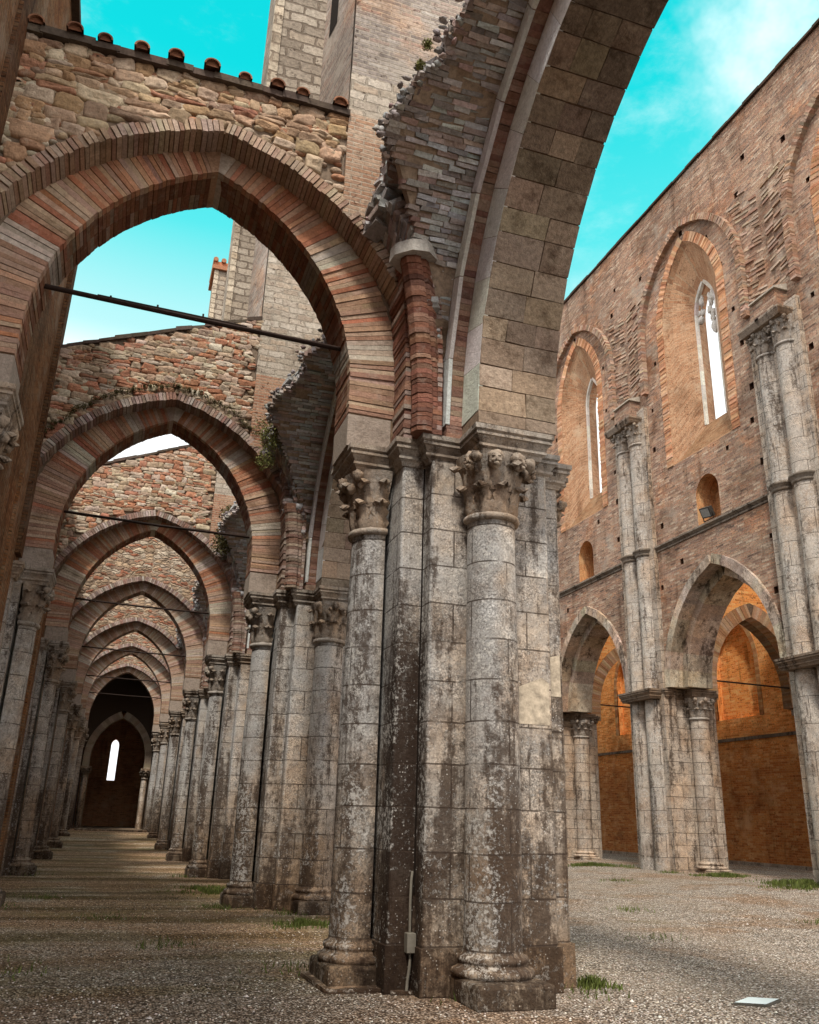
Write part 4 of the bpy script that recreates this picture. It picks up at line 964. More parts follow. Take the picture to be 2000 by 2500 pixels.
RL = ['half column on the aisle wall at the left edge, its capital cut off', 'half column on the left aisle wall under the second brick arch', 'half column on the left aisle wall under the third brick arch', 'fourth half column along the left wall, small and dark', 'fifth half column along the left wall, thin and dark', 'sixth half column along the left wall, beside the dark bay', 'farthest half column along the left wall']
r0 = make_respond((LW, Y1, 0)); r0['label'] = RL[0]
for k in range(1, 7):
    y = Y1 + BAY * k; dup(r0, (LW, y, gz(0, y) * .7), RL[k])

# ================================================================== DARK END BAY
o = thing('end_chapel', (.4, 60, .4), 'dark vaulted end bay with a pale arch and one bright slit window', 'chapel')
ZE = .45
m = MB(); m.box(LW - .2, 57.15, ZE - .5, LW + .02, 67, 11); m.box(3.6, 57.15, ZE - .5, 4.4, 67, 11); m.box(-3.2, 56.9, 10.3, 5.4, 67, 10.8)
m.build('side_walls', 'redwall', o)
m = MB(); w = [(-3, ZE - .5), (4.4, ZE - .5), (4.4, 10.4), (-3, 10.4)]
ha = Arch(.18, .20, .46, ZE + 3.1, ZE + 5.5); hole = ha.outline(0, 8)
m.extr(w, [hole], fx, 66.0, 66.8, (1.7, 1.5, 1.35)); m.build('end_wall', 'jamb', o)
ea = Arch(.42, 1.05, 2.70, ZE, 4.75)
m = MB(); w = [(-2.3, ZE - .3)] + [(p[0], p[1]) for p in ea.outline(.42, 16, ZE - .3)][::-1] + [(3.7, ZE - .3), (3.7, 10.4), (-2.3, 10.4)]
m.extr(w[::-1] if False else w[::-1], [], fx, 59.6, 60.3); m.build('dividing_wall', 'coping', o)
m = MB()
for side, q, f in ea.pieces(0, .42, .22, first=4.0 - ZE):
    m.hexa([fx(*p, 59.45) for p in q], [fx(*p, 60.35) for p in q], pick([(.40, .32, .25), (.45, .37, .29), (.36, .28, .215)], .1))
m.build('arch_ring', 'block', o)
for q in (-1, 1):
    xx = .42 + q * 1.82; m = MB(); m.lathe([(.17, ZE), (.17, 3.6)], xx, 59.7, 0, 2 * PI, 12, (1.5, 1.4, 1.3)); m.box(xx - .2, 59.75, ZE - .3, xx + .2, 60.3, 4.0, (1.3, 1.2, 1.1)); jc = m.build('jamb_shaft', 'pier', o)
    m = MB(); capital(m, (xx, 59.7), -PI / 2, .17, 3.55, 4.02, False); m.box(xx - .32, 59.35, 4.02, xx + .32, 60.3, 4.16, (1.3, 1.2, 1.1)); m.build('capital', 'carved', jc)
for i, (y, z, x0, x1, l) in enumerate(((52.6, .20, -2.0, 2.9, 'lower worn stone step across the aisle before the dark bay'), (55.6, .44, -1.7, 2.6, 'upper stone step at the threshold of the dark bay'))):
    m = MB(); P = [(x0, y), (x1, y), (x1, y + 1.2 + 10 * i), (x0, y + 1.2 + 10 * i)]; moulding(m, P, [(0, z - .3), (0, z + .06), (-.03, z + .09)], 0, 0, (1.3, 1.25, 1.15)); tag(m.build('stone_step', 'pier_far'), l, 'step', 'steps at the aisle end')

# ================================================================== NAVE WALL ON THE RIGHT
NX, WX, WB, NB, NY = 18.3, 17.2, 18.5, 7.8, 21.6     # pier axis, wall front, wall back, bay, centre of the nearest full bay
GN = .28
wall = thing('nave_wall', (WX, 25, 0), 'tall roofless brick nave wall on the right with lancet windows and pointed arches', 'nave wall')
def narch(j): return Arch(NY + NB * j, 1.175, 3.425, 5.85, 5.95)
def fn(u, z, w): return (w, u, z)
TOPZ = 24.45
RN = random.Random(11)
def pockets(m, loops, depth, fnc, w0, tint=(.3, .22, .18)):
    for l in loops:
        c = [fnc(*p, w0 + depth) for p in l]
        m.face(c[::-1], tint)
        for k in range(len(l)):
            a, b = l[k], l[(k + 1) % len(l)]
            m.face([fnc(*b, w0), fnc(*a, w0), fnc(*a, w0 + depth), fnc(*b, w0 + depth)], tint, [(a[0] + a[1], w0), (b[0] + b[1], w0), (b[0] + b[1], w0 + depth), (a[0] + a[1], w0 + depth)])
for j in range(-1, 5):
    u0 = NY + NB * j; ar = narch(j); ya, yb_ = u0 - NB / 2, u0 + NB / 2
    m = MB()
    top = []
    for i in range(17): top.append((lerp(yb_, ya, i / 16), TOPZ + RN.uniform(-.06, .05)))
    poly = [(ya, 5.95)] + [(p[0], max(p[1], 5.95)) for p in ar.outline(.60, 16)][::-1] + [(yb_, 5.95)] + top
    # remove duplicates
    win = Arch(u0, 1.754, 3.304, 13.45, 18.9); wl = win.outline(0, 10)
    nic = Arch(u0 - .05, .05, .62, 10.92, 11.9); nl = nic.outline(0, 6)
    hol = []
    for (dy, z) in ((-2.6, 11.9), (-2.55, 13.3), (-2.5, 14.6), (-2.45, 16.2), (2.55, 11.6), (2.5, 13.0), (2.6, 14.4), (2.45, 16.1), (2.2, 17.9), (-2.2, 17.6), (-1.95, 19.4), (1.95, 19.6), (-2.7, 9.5), (2.75, 9.3), (-2.5, 8.0), (-1.3, 20.9), (.1, 22.05), (-2.9, 21.4), (2.7, 21.9), (-3.3, 22.6), (1.5, 10.0), (-1.2, 12.9)):
        if RN.random() < .1: continue
        yy, zz = u0 + dy + RN.uniform(-.12, .12), z + RN.uniform(-.12, .12); s_ = RN.uniform(.06, .095)
        hol.append([(yy - s_, zz - s_ * 1.2), (yy + s_, zz - s_ * 1.2), (yy + s_, zz + s_ * 1.2), (yy - s_, zz + s_ * 1.2)])
    m.extr(poly, [wl, nl] + hol, fn, WX, WB, back=False, holeside=False)
    pockets(m, hol, .22, fn, WX)
    m.build('brick_face', 'nave', wall)
    # window: deep splayed recess, slit, outward splay
    slit = Arch(u0, .886, 1.406, 14.7, 19.05); sl = slit.outline(0, 10); outr = Arch(u0, .886, 1.636, 14.5, 19.05); ou = outr.outline(0, 10)
    m = MB(); n = len(wl)
    step1 = Arch(u0, 1.754, 3.18, 13.6, 18.9).outline(0, 10)
    for A, B, xa, xb in ((wl, step1, WX, WX + .16), (step1, sl, WX + .16, WX + .74), (sl, ou, WX + .74, WB)):
        for k in range(n):
            a, b, c, d = A[k], A[(k + 1) % n], B[(k + 1) % n], B[k]
            m.face([fn(*b, xa), fn(*a, xa), fn(*d, xb), fn(*c, xb)], (1, 1, 1) if k < n - 1 else (.62, .58, .52), [(xa, b[1] + b[0]), (xa, a[1] + a[0]), (xb + .4, a[1] + a[0]), (xb + .4, b[1] + b[0])] if k < n - 1 else None)
    w = m.build('window', 'jamb', wall)
    m = MB()
    for side, q, f in win.pieces(.01, .36, .085):
        e_ = R.uniform(.015, .05); m.hexa([fn(*p, WX - e_) for p in q], [fn(*p, WX + .05) for p in q], pick([(.46, .23, .125), (.52, .28, .16), (.40, .19, .10), (.55, .34, .21)], .2), jit=.006)
    m.build('brick_surround', 'brick', w)
    m = MB()
    for side, q, f in slit.pieces(0, .14, .5):
        m.hexa([fn(*p, WX + .69) for p in q], [fn(*p, WX + .81) for p in q], pick([(.62, .58, .52), (.55, .50, .45)], .1))
    m.build('stone_frame', 'block', w)
    if j == 0:      # broken tracery clinging to the head of the slit
        m = MB()
        for i in range(16): m.blob((WX + .76, u0 + R.choice([-1, 1]) * R.uniform(.18, .42), R.uniform(17.6, 19.7)), .06, R.uniform(.06, .16), R.uniform(.08, .25), (.55, .52, .48), 7, 6, .9)
        m.build('broken_tracery', 'block', w)
    # niche
    m = MB(); pockets(m, [nl], .75, fn, WX, (1.25, 1.1, .85)); m.build('niche', 'jamb', wall)
    # arch orders in dressed stone
    for nm, d0, d1, xa in (('outer_order', .31, .62, WX - .10), ('inner_order', 0, .30, WX + .38)):
        m = MB()
        for side, q, f in ar.pieces(d0, d1, .55):
            m.hexa([fn(*p, xa) for p in q], [fn(*p, WB + .02) for p in q], pick([(1.05, 1.02, .98), (1.2, 1.16, 1.1), (.9, .86, .82)], .10), jit=.004)
        m.build(nm, 'ashlar', wall)
    # wall rib of the lost vault
    h = Arch(u0, .73, 3.43, 16.8, 18.9); m = MB()
    for side, q, f in h.pieces(0, .24, .085): m.hexa([fn(*p, WX - .16 - R.uniform(0, .05)) for p in q], [fn(*p, WX + .03) for p in q], pick([(.36, .22, .15), (.30, .17, .11), (.42, .29, .21), (.28, .2, .15)], .15), jit=.01)
    m.build('wall_rib', 'brick', wall)
    # toothing scar of the vault between the ribs
    m = MB(); yp = u0 + NB / 2
    for s_ in (-1, 1):
        z = 16.9
        while z < 21.6:
            hw = sqrt(max(0.01, (3.62) ** 2 - max(0, z - 18.9) ** 2)) - .73
            wmax = NB / 2 - hw - .10
            x = .12
            while x < wmax and x < 2.6:
                L = R.uniform(.22, .42); pr = R.uniform(.012, .065) * (1 if R.random() < .62 else 0)
                if pr > 0 and z < 21.2 - .4 * R.random():
                    ya_, yb2 = yp + s_ * x, yp + s_ * min(x + L, wmax); tl = -s_ * 0 + .26
                    dz = (.12 if s_ < 0 else .12)
                    zz0, zz1 = z + .18 * x, z + .18 * (x + L)
                    m.hexa([(WX - pr, ya_, zz0), (WX - pr, ya_, zz0 + .07), (WX + .02, ya_, zz0 + .07), (WX + .02, ya_, zz0)], [(WX - pr, yb2, zz1), (WX - pr, yb2, zz1 + .07), (WX + .02, yb2, zz1 + .07), (WX + .02, yb2, zz1)], pick([(.36, .23, .165), (.30, .18, .125), (.42, .31, .23), (.38, .29, .22)], .15), jit=.008)
                x += L + .03
            z += R.uniform(.13, .19)
    m.build('vault_scar', 'brick', wall)
    # string course
    m = MB(); PR = [(0, 10.62), (.05, 10.64), (.05, 10.69), (.025, 10.70), (.10, 10.76), (.13, 10.78), (.13, 10.84), (0, 10.90)]
    for (d, z), (d2, z2) in zip(PR, PR[1:]): m.face([(WX - d, yb_ - .95, z), (WX - d, ya + .95, z), (WX - d2, ya + .95, z2), (WX - d2, yb_ - .95, z2)], (.55, .5, .45))
    m.build('string_course', 'carved', wall)
m = MB()
for i in range(60):
    y = NY - 1.5 * NB + i * .79; m.box(WX - .06 - R.uniform(0, .05), y, TOPZ - .03, WB + .05, y + .785, TOPZ + .07 + R.uniform(-.02, .02), vary((.6, .5, .45), .2))
m.build('wall_coping', 'coping', wall)

def make_npier(j, label):
    y = NY + NB * (j - .5); X = NX; Z = GN
    o = thing('nave_pier', (X, y, Z), label, 'nave pier', 'nave piers with tall wall shafts')
    m = MB(); m.prism([(X + p[0], y + p[1]) for p in rounded(core_poly(), .04)], Z - .3, 5.75); m.box(WX - .16, y - 1.02, Z - .3, WX + .3, y + 1.02, 16.3, skip='u'); m.build('core', 'pier_nave', o)
    hx = .95
    poly = [(1.0, -.7), (1.0, .7), (.78, .7), (.78, .93), (.40, .93), (.40, 1.38), (-.40, 1.38), (-.40, .93), (-.95, .93), (-.95, 1.06), (-1.20, 1.06), (-1.20, .86), (-1.68, .86), (-1.68, -.86), (-1.20, -.86), (-1.20, -1.06), (-.95, -1.06), (-.95, -.93), (-.40, -.93), (-.40, -1.38), (.40, -1.38), (.40, -.93), (.78, -.93), (.78, -.7)]
    m = MB(); moulding(m, poly, [(d * .9, z + .06) for d, z in ABPROF], X, y, (.55, .48, .42)); m.build('impost', 'carved', o)
    for (dy, ang) in ((-.90, -PI / 2), (.90, PI / 2)):
        c = (X, y + dy + .16 * sin(ang)); m = MB(); m.lathe([(.31, Z + .3), (.30, 5.0)], c[0], c[1], ang - 1.75, ang + 1.75, 20); co = m.build('half_column', 'pier_nave', o)
        m = MB(); capital(m, c, ang, .295, 5.0, 5.66, False); m.build('capital', 'carved', co); m = MB(); col_base(m, c, ang, .31, .38, Z - .08, (1.1, 1.05, 1)); m.build('base', 'pier_nave', co)
    for q in (-1, 1):
        c = (WX - .06, y + q * .40); m = MB(); m.lathe([(.36, Z - .2), (.36, 5.7), (.335, 5.75), (.33, 14.95)], c[0], c[1], PI - 1.8, PI + 1.8, 18, seed=q + 3); sh_ = m.build('wall_shaft', 'shaft', o)
        m = MB(); capital(m, c, PI, .33, 14.95, 15.75, False, .4)
        pp = [(c[0] - .58, c[1] - .40), (c[0] + .3, c[1] - .40), (c[0] + .3, c[1] + .40), (c[0] - .58, c[1] + .40)]; moulding(m, pp, [(0, 15.70), (.05, 15.78), (.03, 15.80), (.08, 15.88), (.08, 15.95)], 0, 0, (.7, .62, .55)); m.build('capital', 'carved', sh_)
        m = MB(); m.lathe([(.34, 10.60), (.385, 10.63), (.385, 10.69), (.36, 10.70), (.44, 10.77), (.46, 10.79), (.46, 10.84), (.33, 10.90)], c[0], c[1], PI - 1.8, PI + 1.8, 18, (.55, .5, .45)); m.build('shaft_ring', 'carved', sh_)
    # springing block of the lost vault with a little gabled cap
    m = MB(); m.box(WX - .42, y - .55, 15.95, WX + .1, y + .55, 16.75, skip='u'); b = m.build('springing_block', 'nave', o)
    m = MB(); q = [(WX - .50, 16.74), (WX - .50, 16.79), (WX + .05, 17.0), (WX + .05, 16.74)]
    m.extr([(p[0], p[1]) for p in q][::-1], [], lambda u, z, w: (u, w, z), y - .62, y + .50, (.40, .35, .29)); m.build('cap_stone', 'block', b)
    return o
NPL = {0: 'nave pier against the right frame edge with tall paired shafts', 1: 'nave pier between the two visible arches on the right', 2: 'nave pier just right of the foreground pier, partly hidden', 3: 'nave pier hidden behind the foreground pier'}
for j in (0, 1, 2): make_npier(j, NPL[j])

# ---------------- right aisle seen through the nave arches
o = thing('far_aisle_wall', (24.2, 28, 0), 'glowing orange brick outer wall of the far aisle seen through the right arches', 'wall')
AWX = 24.2
for j in range(-1, 4):
    u0 = NY + NB * j; m = MB(); bl = Arch(u0 + .3, .9, 2.2, 5.9, 8.1); blp = bl.outline(0, 10)
    m.extr([(u0 - NB / 2, -.2), (u0 + NB / 2, -.2), (u0 + NB / 2, 10.7), (u0 - NB / 2, 10.7)], [blp], fn, AWX, AWX + .6, back=False, holeside=False)
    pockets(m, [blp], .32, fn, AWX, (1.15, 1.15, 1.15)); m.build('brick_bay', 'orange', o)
    m = MB()
    for side, q, f in bl.pieces(-.0, .22, .10): m.hexa([fn(*p, AWX - .03) for p in q], [fn(*p, AWX + .05) for p in q], pick([(.50, .25, .11), (.42, .19, .075), (.55, .33, .16)], .15))
    m.build('blind_arch', 'brick', o)
    m = MB(); m.box(AWX - .10, u0 - NB / 2 + .01, 5.0, AWX + .05, u0 + NB / 2 - .01, 5.12, (.5, .45, .4)); m.box(AWX - .16, u0 - NB / 2 + .01, -.1, AWX + .05, u0 + NB / 2 - .01, .42, (.8, .7, .6)); m.build('string_course', 'carved', o)
RA = ['sunlit orange transverse arch seen through the nearest right-hand nave arch', 'orange transverse arch seen through the second right-hand nave arch', 'far aisle arch hidden behind the foreground pier']
for j in range(1, 3):
    Y = NY + NB * (j - .5); xm = NX + 3.1; ar = Arch(xm, .9, 2.65, 5.8, 6.4)
    o = thing('far_aisle_arch', (xm, Y, 0), RA[j - 1], 'arch wall', 'transverse arches in the far aisle')
    m = MB(); w = ar.outline(.5, 18) + [(NX + .6, 5.8), (NX + .6, 11), (AWX + .02, 11), (AWX + .02, 5.8)]
    ol = [p for p in ar.outline(.5, 18)]
    w = ol + [(min(ol[-1][0], NX + .7) - .05, 5.8), (min(ol[-1][0], NX + .7) - .05, 10.9), (AWX + .02, 10.9), (AWX + .02, 5.8)]
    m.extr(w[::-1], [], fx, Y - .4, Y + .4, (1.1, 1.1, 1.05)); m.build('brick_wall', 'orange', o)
    m = MB(); brick_ring(m, ar, 0, .5, Y - .46, Y + .42, fx, .09, [(.55, .36, .21), (.50, .30, .16), (.60, .43, .28), (.46, .24, .12)], .008, nsplit=2); m.build('voussoir_ring', 'brick', o)
    m = MB(); band(m, ar, .01, .49, Y - .44, Y + .40, fx, (1, .9, .8)); m.build('arch_mortar', 'mortar', o)
    m = MB(); m.box(AWX - .55, Y - .40, -.1, AWX, Y + .40, 5.6, (1.1, 1, .9)); m.box(AWX - .66, Y - .48, 5.6, AWX, Y + .48, 5.82); m.build('respond', 'pier_nave', o)
    m = MB(); m.tube([(NX + .7, Y, 6.55), (AWX - .3, Y, 6.5)], .03, 6); tag(m.build('tie_rod', 'iron'), ['iron tie rod in the nearest right-hand arch opening', 'iron tie rod in the second right-hand arch opening', 'tie rod hidden in the far aisle'][j - 1], 'tie rod', 'iron tie rods in the far aisle')

# ================================================================== SMALL THINGS
def floodlight():
    o = thing('floodlight', (WX - .02, 21.55, 10.92), 'small dark floodlight sitting in the arched niche on the right wall', 'floodlight')
    m = MB(); x, y, z = WX - .05, 21.58, 11.2
    mt = Matrix.Rotation(-.5, 3, 'Y') @ Matrix.Rotation(.15, 3, 'X'); c8 = [mt @ Vector((a * .08, b * .22, c * .17)) + Vector((x, y, z)) for c in (-1, 1) for a, b in ((-1, -1), (1, -1), (1, 1), (-1, 1))]
    m.hexa(c8[:4], c8[4:]); h = m.build('housing', 'alu', o)
    m = MB(); g8 = [mt @ Vector((-.085, b * .18, c * .135)) + Vector((x, y, z)) for b, c in ((-1, -1), (1, -1), (1, 1), (-1, 1))]; m.face(g8); m.build('glass', 'lampglass', h)
    m = MB(); m.tube([(x, y - .24, z), (x + .05, y - .25, 10.95), (x + .05, y + .25, 10.95), (x, y + .24, z)], .02, 6); m.build('bracket', 'alu', o)
floodlight()
o = thing('junction_box', (3.10, 8.9, 0), 'grey electrical box with a short conduit in the corner of the foreground pier', 'electrical box')
m = MB(); moulding(m, [(3.00, 8.83), (3.09, 8.83), (3.09, 8.93), (3.00, 8.93)], [(-.008, .36), (0, .368), (0, .535), (-.008, .543)], 0, 0); m.build('box', 'plastic', o)
m = MB(); m.tube([(3.045, 8.90, .54), (3.045, 8.90, .80), (3.05, 8.905, 1.02), (3.07, 8.935, 1.10)], .014, 8); m.build('conduit', 'plastic', o)
m = MB(); m.tube([(3.05, 8.89, .37), (3.045, 8.87, .25), (3.03, 8.88, .12), (3.01, 8.86, -.02)], .016, 8); m.build('lower_pipe', 'plastic', o)
m = MB(); m.tube([(3.095, 8.935, .9)] + [(3.095 + R.uniform(-.004, .004), 8.938, z) for z in (1.6, 2.3, 3.1, 3.9, 4.7, 5.72)], .010, 6); tag(m.build('black_cable', 'dark'), 'thin black cable running up the inner corner of the foreground pier', 'cable')
o = thing('ground_light', (6.32, 7.92, 0), 'flat white light panel lying flush in the gravel at lower right', 'ground light')
m = MB(); q = [(6.02, 7.86), (6.28, 7.72), (6.62, 7.93), (6.36, 8.07)]; moulding(m, q, [(.012, -.05), (.012, .018), (.0, .022)], 0, 0, (.5, .5, .5), top=False); m.build('frame', 'plastic', o)
m = MB(); m.face([(*p, .027) for p in mitre(q, -.002)]); m.build('panel', 'white', o)

def grass(name, cx, cy, rx, ry, n, h, label, mat='grass', group=None, rot=0):
    m = MB()
    for i in range(n):
        a, r = R.uniform(0, 2 * PI), min(1.5, abs(R.gauss(0, .55))); lx, ly = rx * r * cos(a), ry * r * sin(a)
        if mn.noise((lx * 2.2 / max(rx, .4) + cx, ly * 2.2 / max(ry, .4), 1)) < -.05 + R.uniform(-.15, .15): continue
        x = cx + lx * cos(rot) - ly * sin(rot); y = cy + lx * sin(rot) + ly * cos(rot); z = gz(x, y); hh = h * R.uniform(.4, 1.1) * (1.1 - .5 * r); th = R.uniform(0, PI); w = R.uniform(.006, .014) * (1 + h * 2); b = (R.uniform(-.6, .6) * hh, R.uniform(-.6, .6) * hh)
        dx, dy = w * cos(th), w * sin(th); c = vary((1, 1, 1), .35)
        m.face([(x - dx, y - dy, z - .01), (x + dx, y + dy, z - .01), (x + dx * .6 + b[0] * .4, y + dy * .6 + b[1] * .4, z + hh * .6), (x - dx * .6 + b[0] * .4, y - dy * .6 + b[1] * .4, z + hh * .6)], c)
        m.face([(x - dx * .6 + b[0] * .4, y - dy * .6 + b[1] * .4, z + hh * .6), (x + dx * .6 + b[0] * .4, y + dy * .6 + b[1] * .4, z + hh * .6), (x + b[0], y + b[1], z + hh)], c)
    o = m.build(name, mat); tag(o, label, 'grass', group, 'stuff'); return o
grass('grass_patch', 5.1, 9.0, .34, .30, 520, .11, 'green grass tuft at the right foot of the foreground pier')
grass('grass_patch', 3.1, 14.3, .6, .35, 1200, .12, 'short grass between the foreground pier and the second pier')
grass('grass_patch', 2.4, 20.6, .8, 1.2, 1500, .12, 'grass in front of the third pier at the left')
grass('grass_patch', 17.0, 19.0, 1.6, 1.0, 5200, .17, 'dark green grass strip at the right frame edge', rot=.9)
grass('grass_patch', 17.3, 22.6, 1.0, .5, 1800, .13, 'grass at the foot of the nave pier on the right')
grass('grass_patch', 15.9, 27.6, 1.6, .6, 2200, .13, 'thin grass left of the right-hand nave pier')
grass('grass_patch', 15.4, 33.0, 1.2, .6, 1500, .13, 'thin grass beside the far nave pier')
m = MB()
for cx, cy, n_ in ((2.2, 17.2, 120), (2.35, 16.9, 80), (3.3, 16.0, 90), (2.3, 25.0, 90), (-1.6, 17.2, 70), (-1.7, 25.2, 60), (4.75, 8.75, 60), (3.5, 8.6, 30), (2.2, 10.4, 60), (-1.9, 14.5, 120), (-1.9, 12.2, 120), (16.6, 24.2, 120), (16.8, 26.6, 90), (16.7, 32.0, 90), (13.5, 22, 120), (10, 16, 90), (12, 13, 70), (8.2, 12.5, 50), (7, 19, 100), (5.6, 14, 60), (1.0, 12.4, 50), (-.6, 10.6, 50), (.3, 15.5, 80), (-.8, 19, 90)):
    for i in range(n_):
        x, y = R.gauss(cx, .22), R.gauss(cy, .22); z = gz(x, y); h_ = R.uniform(.03, .10); a = R.uniform(0, 6.3); w_ = R.uniform(.006, .014); l_ = R.uniform(-.05, .05)
        m.face([(x - w_ * cos(a), y - w_ * sin(a), z - .01), (x + w_ * cos(a), y + w_ * sin(a), z - .01), (x + l_, y + R.uniform(-.05, .05), z + h_)], vary((1, 1, 1), .4))
tag(m.build('weeds', 'grass'), 'small scattered weeds along pier feet and in the gravel', 'weeds', None, 'stuff')
def bush(name, pts, n, s, label, mat='bush'):
    m = MB()
    for i in range(n):
        c, r = R.choice(pts); d = Vector((R.gauss(0, 1), R.gauss(0, 1), R.gauss(0, 1))).normalized() * r * R.random() ** .5; p = Vector(c) + d
        u = Vector((R.gauss(0, 1), R.gauss(0, 1), R.gauss(0, 1))).normalized(); v = u.cross(Vector((R.gauss(0, 1), R.gauss(0, 1), R.gauss(0, 1)))).normalized(); L = s * R.uniform(.5, 1.3)
        m.face([p - v * L * .22, p + u * L * .5, p + v * L * .22, p - u * L * .5], vary((1, 1, 1), .4))
    return tag(m.build(name, mat), label, 'plant')
d2 = BAY
bush('hanging_plant', [((2.25, 8.2 + d2, 8.75), .28), ((2.12, 8.15 + d2, 9.05), .30), ((2.15, 8.25 + d2, 8.35), .22), ((2.4, 8.0 + d2, 9.3), .25)], 1500, .055, 'green plants hanging on the broken edge of the second vault springer')
bush('hanging_plant', [((2.25, 8.2 + 2 * d2, 9.2), .3), ((2.2, 8.1 + 2 * d2, 8.8), .35), ((2.3, 8.0 + 2 * d2, 9.7), .3)], 1300, .10, 'dark plants on the third vault springer', 'dead')
bush('wall_moss', [((2.28, 6.85, 9.75), .07), ((2.25, 7.0, 9.6), .06)], 500, .035, 'small moss tuft on the broken edge near the top of the picture')
ar = tarch(); pts = []
for s_ in (1, -1):
    for i in range(34):
        q = oarch().p(s_, oarch().ap(.3) * (1 - i / 46), .30 + R.uniform(-.03, .06)); pts.append(((q[0], Y1 + BAY - .74, q[1]), R.uniform(.04, .10)))
bush('wall_moss', pts, 5200, .04, 'dry moss growing along the hood of the second brick arch', 'dead')

# loose gravel stones in the foreground
m = MB(); cs = [(.52, .46, .40), (.40, .33, .27), (.27, .21, .165), (.20, .15, .11), (.64, .59, .53), (.35, .26, .19), (.46, .39, .33)]
for i in range(22000):
    t = R.random() ** 1.9; y = lerp(6.0, 19, t); x = R.uniform(-1.6 - .1 * y, 1.05 * y + .8) ; r = R.uniform(.006, .015) * (2.0 if R.random() < .012 else 1); z = gz(x, y) + .018 * mn.noise((x * .5, y * .5, 0)) + .012 * mn.noise((x * 2, y * 2, 3)) + r * .25
    a = R.uniform(0, 6.28); p = [(x + r * cos(a + k * PI / 2) * R.uniform(.7, 1.2), y + r * sin(a + k * PI / 2) * R.uniform(.7, 1.2), z) for k in range(4)]; tp = (x + R.uniform(-.3, .3) * r, y + R.uniform(-.3, .3) * r, z + r * R.uniform(.45, .85)); c = pick(cs, .2)
    for k in range(4): m.face([p[k], p[(k + 1) % 4], tp], c)
tag(m.build('gravel', 'pebble'), 'loose grey and white gravel stones in the foreground', 'gravel', None, 'stuff')

# ================================================================== CAMERA, LIGHT, SKY
cam = bpy.data.cameras.new('camera'); co = bpy.data.objects.new('camera', cam); COL.objects.link(co); sc.camera = co
c = (1000.0, 1250.0); vy = (252.8, 1977.0); vz = (1179.0, -4550.0)     # vanishing points of the aisle axis and the verticals measured on the photograph
F = sqrt(-((vy[0] - c[0]) * (vz[0] - c[0]) + (vy[1] - c[1]) * (vz[1] - c[1])))
ry = Vector((vy[0] - c[0], c[1] - vy[1], -F)).normalized(); rz = Vector((vz[0] - c[0], c[1] - vz[1], -F)).normalized(); rz = (rz - ry * ry.dot(rz)).normalized(); rx = ry.cross(rz)
co.matrix_world = Matrix.Translation((0, 0, 1.6)) @ Matrix((rx, ry, rz)).to_4x4()
cam.sensor_fit = 'VERTICAL'; cam.sensor_height = 25.0; cam.lens = F / 2500 * 25.0; cam.clip_start = .05; cam.clip_end = 2000

SAZ, SEL = math.radians(-152), math.radians(55)
sun = bpy.data.lights.new('sun', 'SUN'); sun.energy = 4.0; sun.angle = math.radians(7); sun.color = (1, .93, .82)
so = bpy.data.objects.new('sun', sun); COL.objects.link(so)
sd = Vector((sin(SAZ) * cos(SEL), cos(SAZ) * cos(SEL), sin(SEL))); so.rotation_euler = sd.to_track_quat('Z', 'Y').to_euler(); so.location = (0, -20, 40)
w = bpy.data.worlds.new('World'); sc.world = w; w.use_nodes = True; t = w.node_tree; t.nodes.clear()
class W(NT):
    def __init__(s, tr): s.t = tr
n = W(t); out = n.n('ShaderNodeOutputWorld'); bg = n.n('ShaderNodeBackground'); t.links.new(bg.outputs[0], out.inputs[0]); bg.inputs[1].default_value = .15
sky = n.n('ShaderNodeTexSky', sky_type='NISHITA', sun_disc=False, sun_elevation=SEL, sun_rotation=SAZ)
D = n.n('ShaderNodeTexCoord').outputs['Generated']; sp = n.n('ShaderNodeSeparateXYZ'); n.put(sp.inputs[0], D)
el = sp.outputs[2]
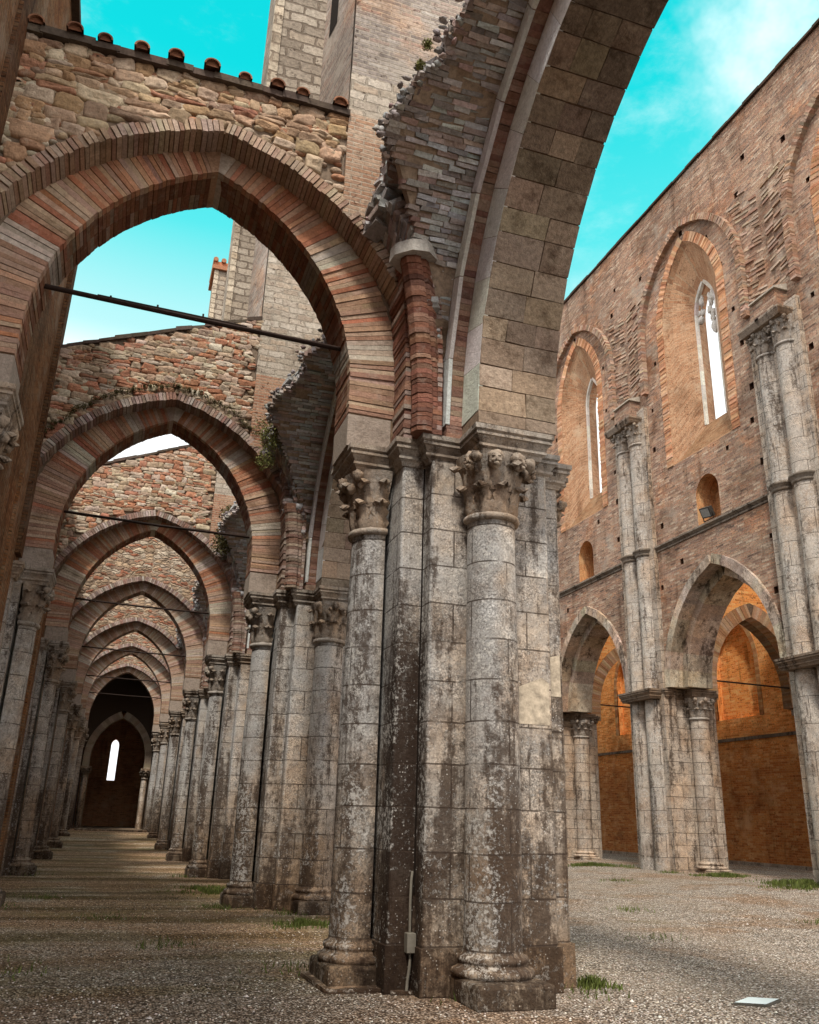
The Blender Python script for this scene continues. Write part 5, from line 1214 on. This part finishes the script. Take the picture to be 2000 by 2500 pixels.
# clear cyan opening ahead of the viewer, unseen bright cloud added elsewhere as neutral fill light
dot = n.n('ShaderNodeVectorMath', operation='DOT_PRODUCT'); n.put(dot.inputs[0], D); az, e_ = math.radians(16), math.radians(40)
dot.inputs[1].default_value = (sin(az) * cos(e_), cos(az) * cos(e_), sin(e_))
clear = n.step(dot.outputs['Value'], .66, .84)
grad = n.ramp(el, [(.0, (7.5, 8, 8)), (.42, (5.2, 7.2, 7.2)), (.52, (3.2, 6.6, 6.7)), (.60, (.7, 5.9, 6.1)), (.72, (.0, 5.2, 5.5)), (.85, (.0, 4.8, 5.2))])
blue = n.mix(.05, grad, sky.outputs[0])
cn = n.noise(n.vadd(D, (1.3, .2, 4.1)), 2.2, 7, .62)
wisp = n.step(n.noise(n.vmul(D, (1.2, 1.2, 2.6)), 2.6, 8, .68), .46, .78)
dot2 = n.n('ShaderNodeVectorMath', operation='DOT_PRODUCT'); n.put(dot2.inputs[0], D); az2, e2 = math.radians(50), math.radians(46); dot2.inputs[1].default_value = (sin(az2) * cos(e2), cos(az2) * cos(e2), sin(e2))
bank = n.step(n.math('ADD', dot2.outputs['Value'], n.math('MULTIPLY', n.math('SUBTRACT', cn, .5), .10)), .982, 1.004)
bank = n.math('MULTIPLY', bank, .75)
ax_ = n.math('ARCTAN2', sp.outputs[0], sp.outputs[1])
lowb = n.math('MULTIPLY', n.step(ax_, .60, .66), n.step(el, .605, .555)); bank = n.math('MAXIMUM', bank, lowb); bank = n.math('MAXIMUM', bank, n.step(el, .50, .44))
cl = n.math('MAXIMUM', n.math('MULTIPLY', wisp, .45), bank)
front = n.mix(cl, blue, (8.5, 8.8, 8.8))
cloud_fill = n.mix(n.step(cn, .35, .65), (9.8, 10.1, 10.7), (16.4, 15.8, 14.9))
fin_ = n.mix(clear, cloud_fill, front)
t.links.new(fin_, bg.inputs[0])
sc.view_settings.view_transform = 'Standard'; sc.view_settings.look = 'None'; sc.view_settings.exposure = 0; sc.view_settings.gamma = 1
sc.cycles.max_bounces = 5; sc.cycles.diffuse_bounces = 3
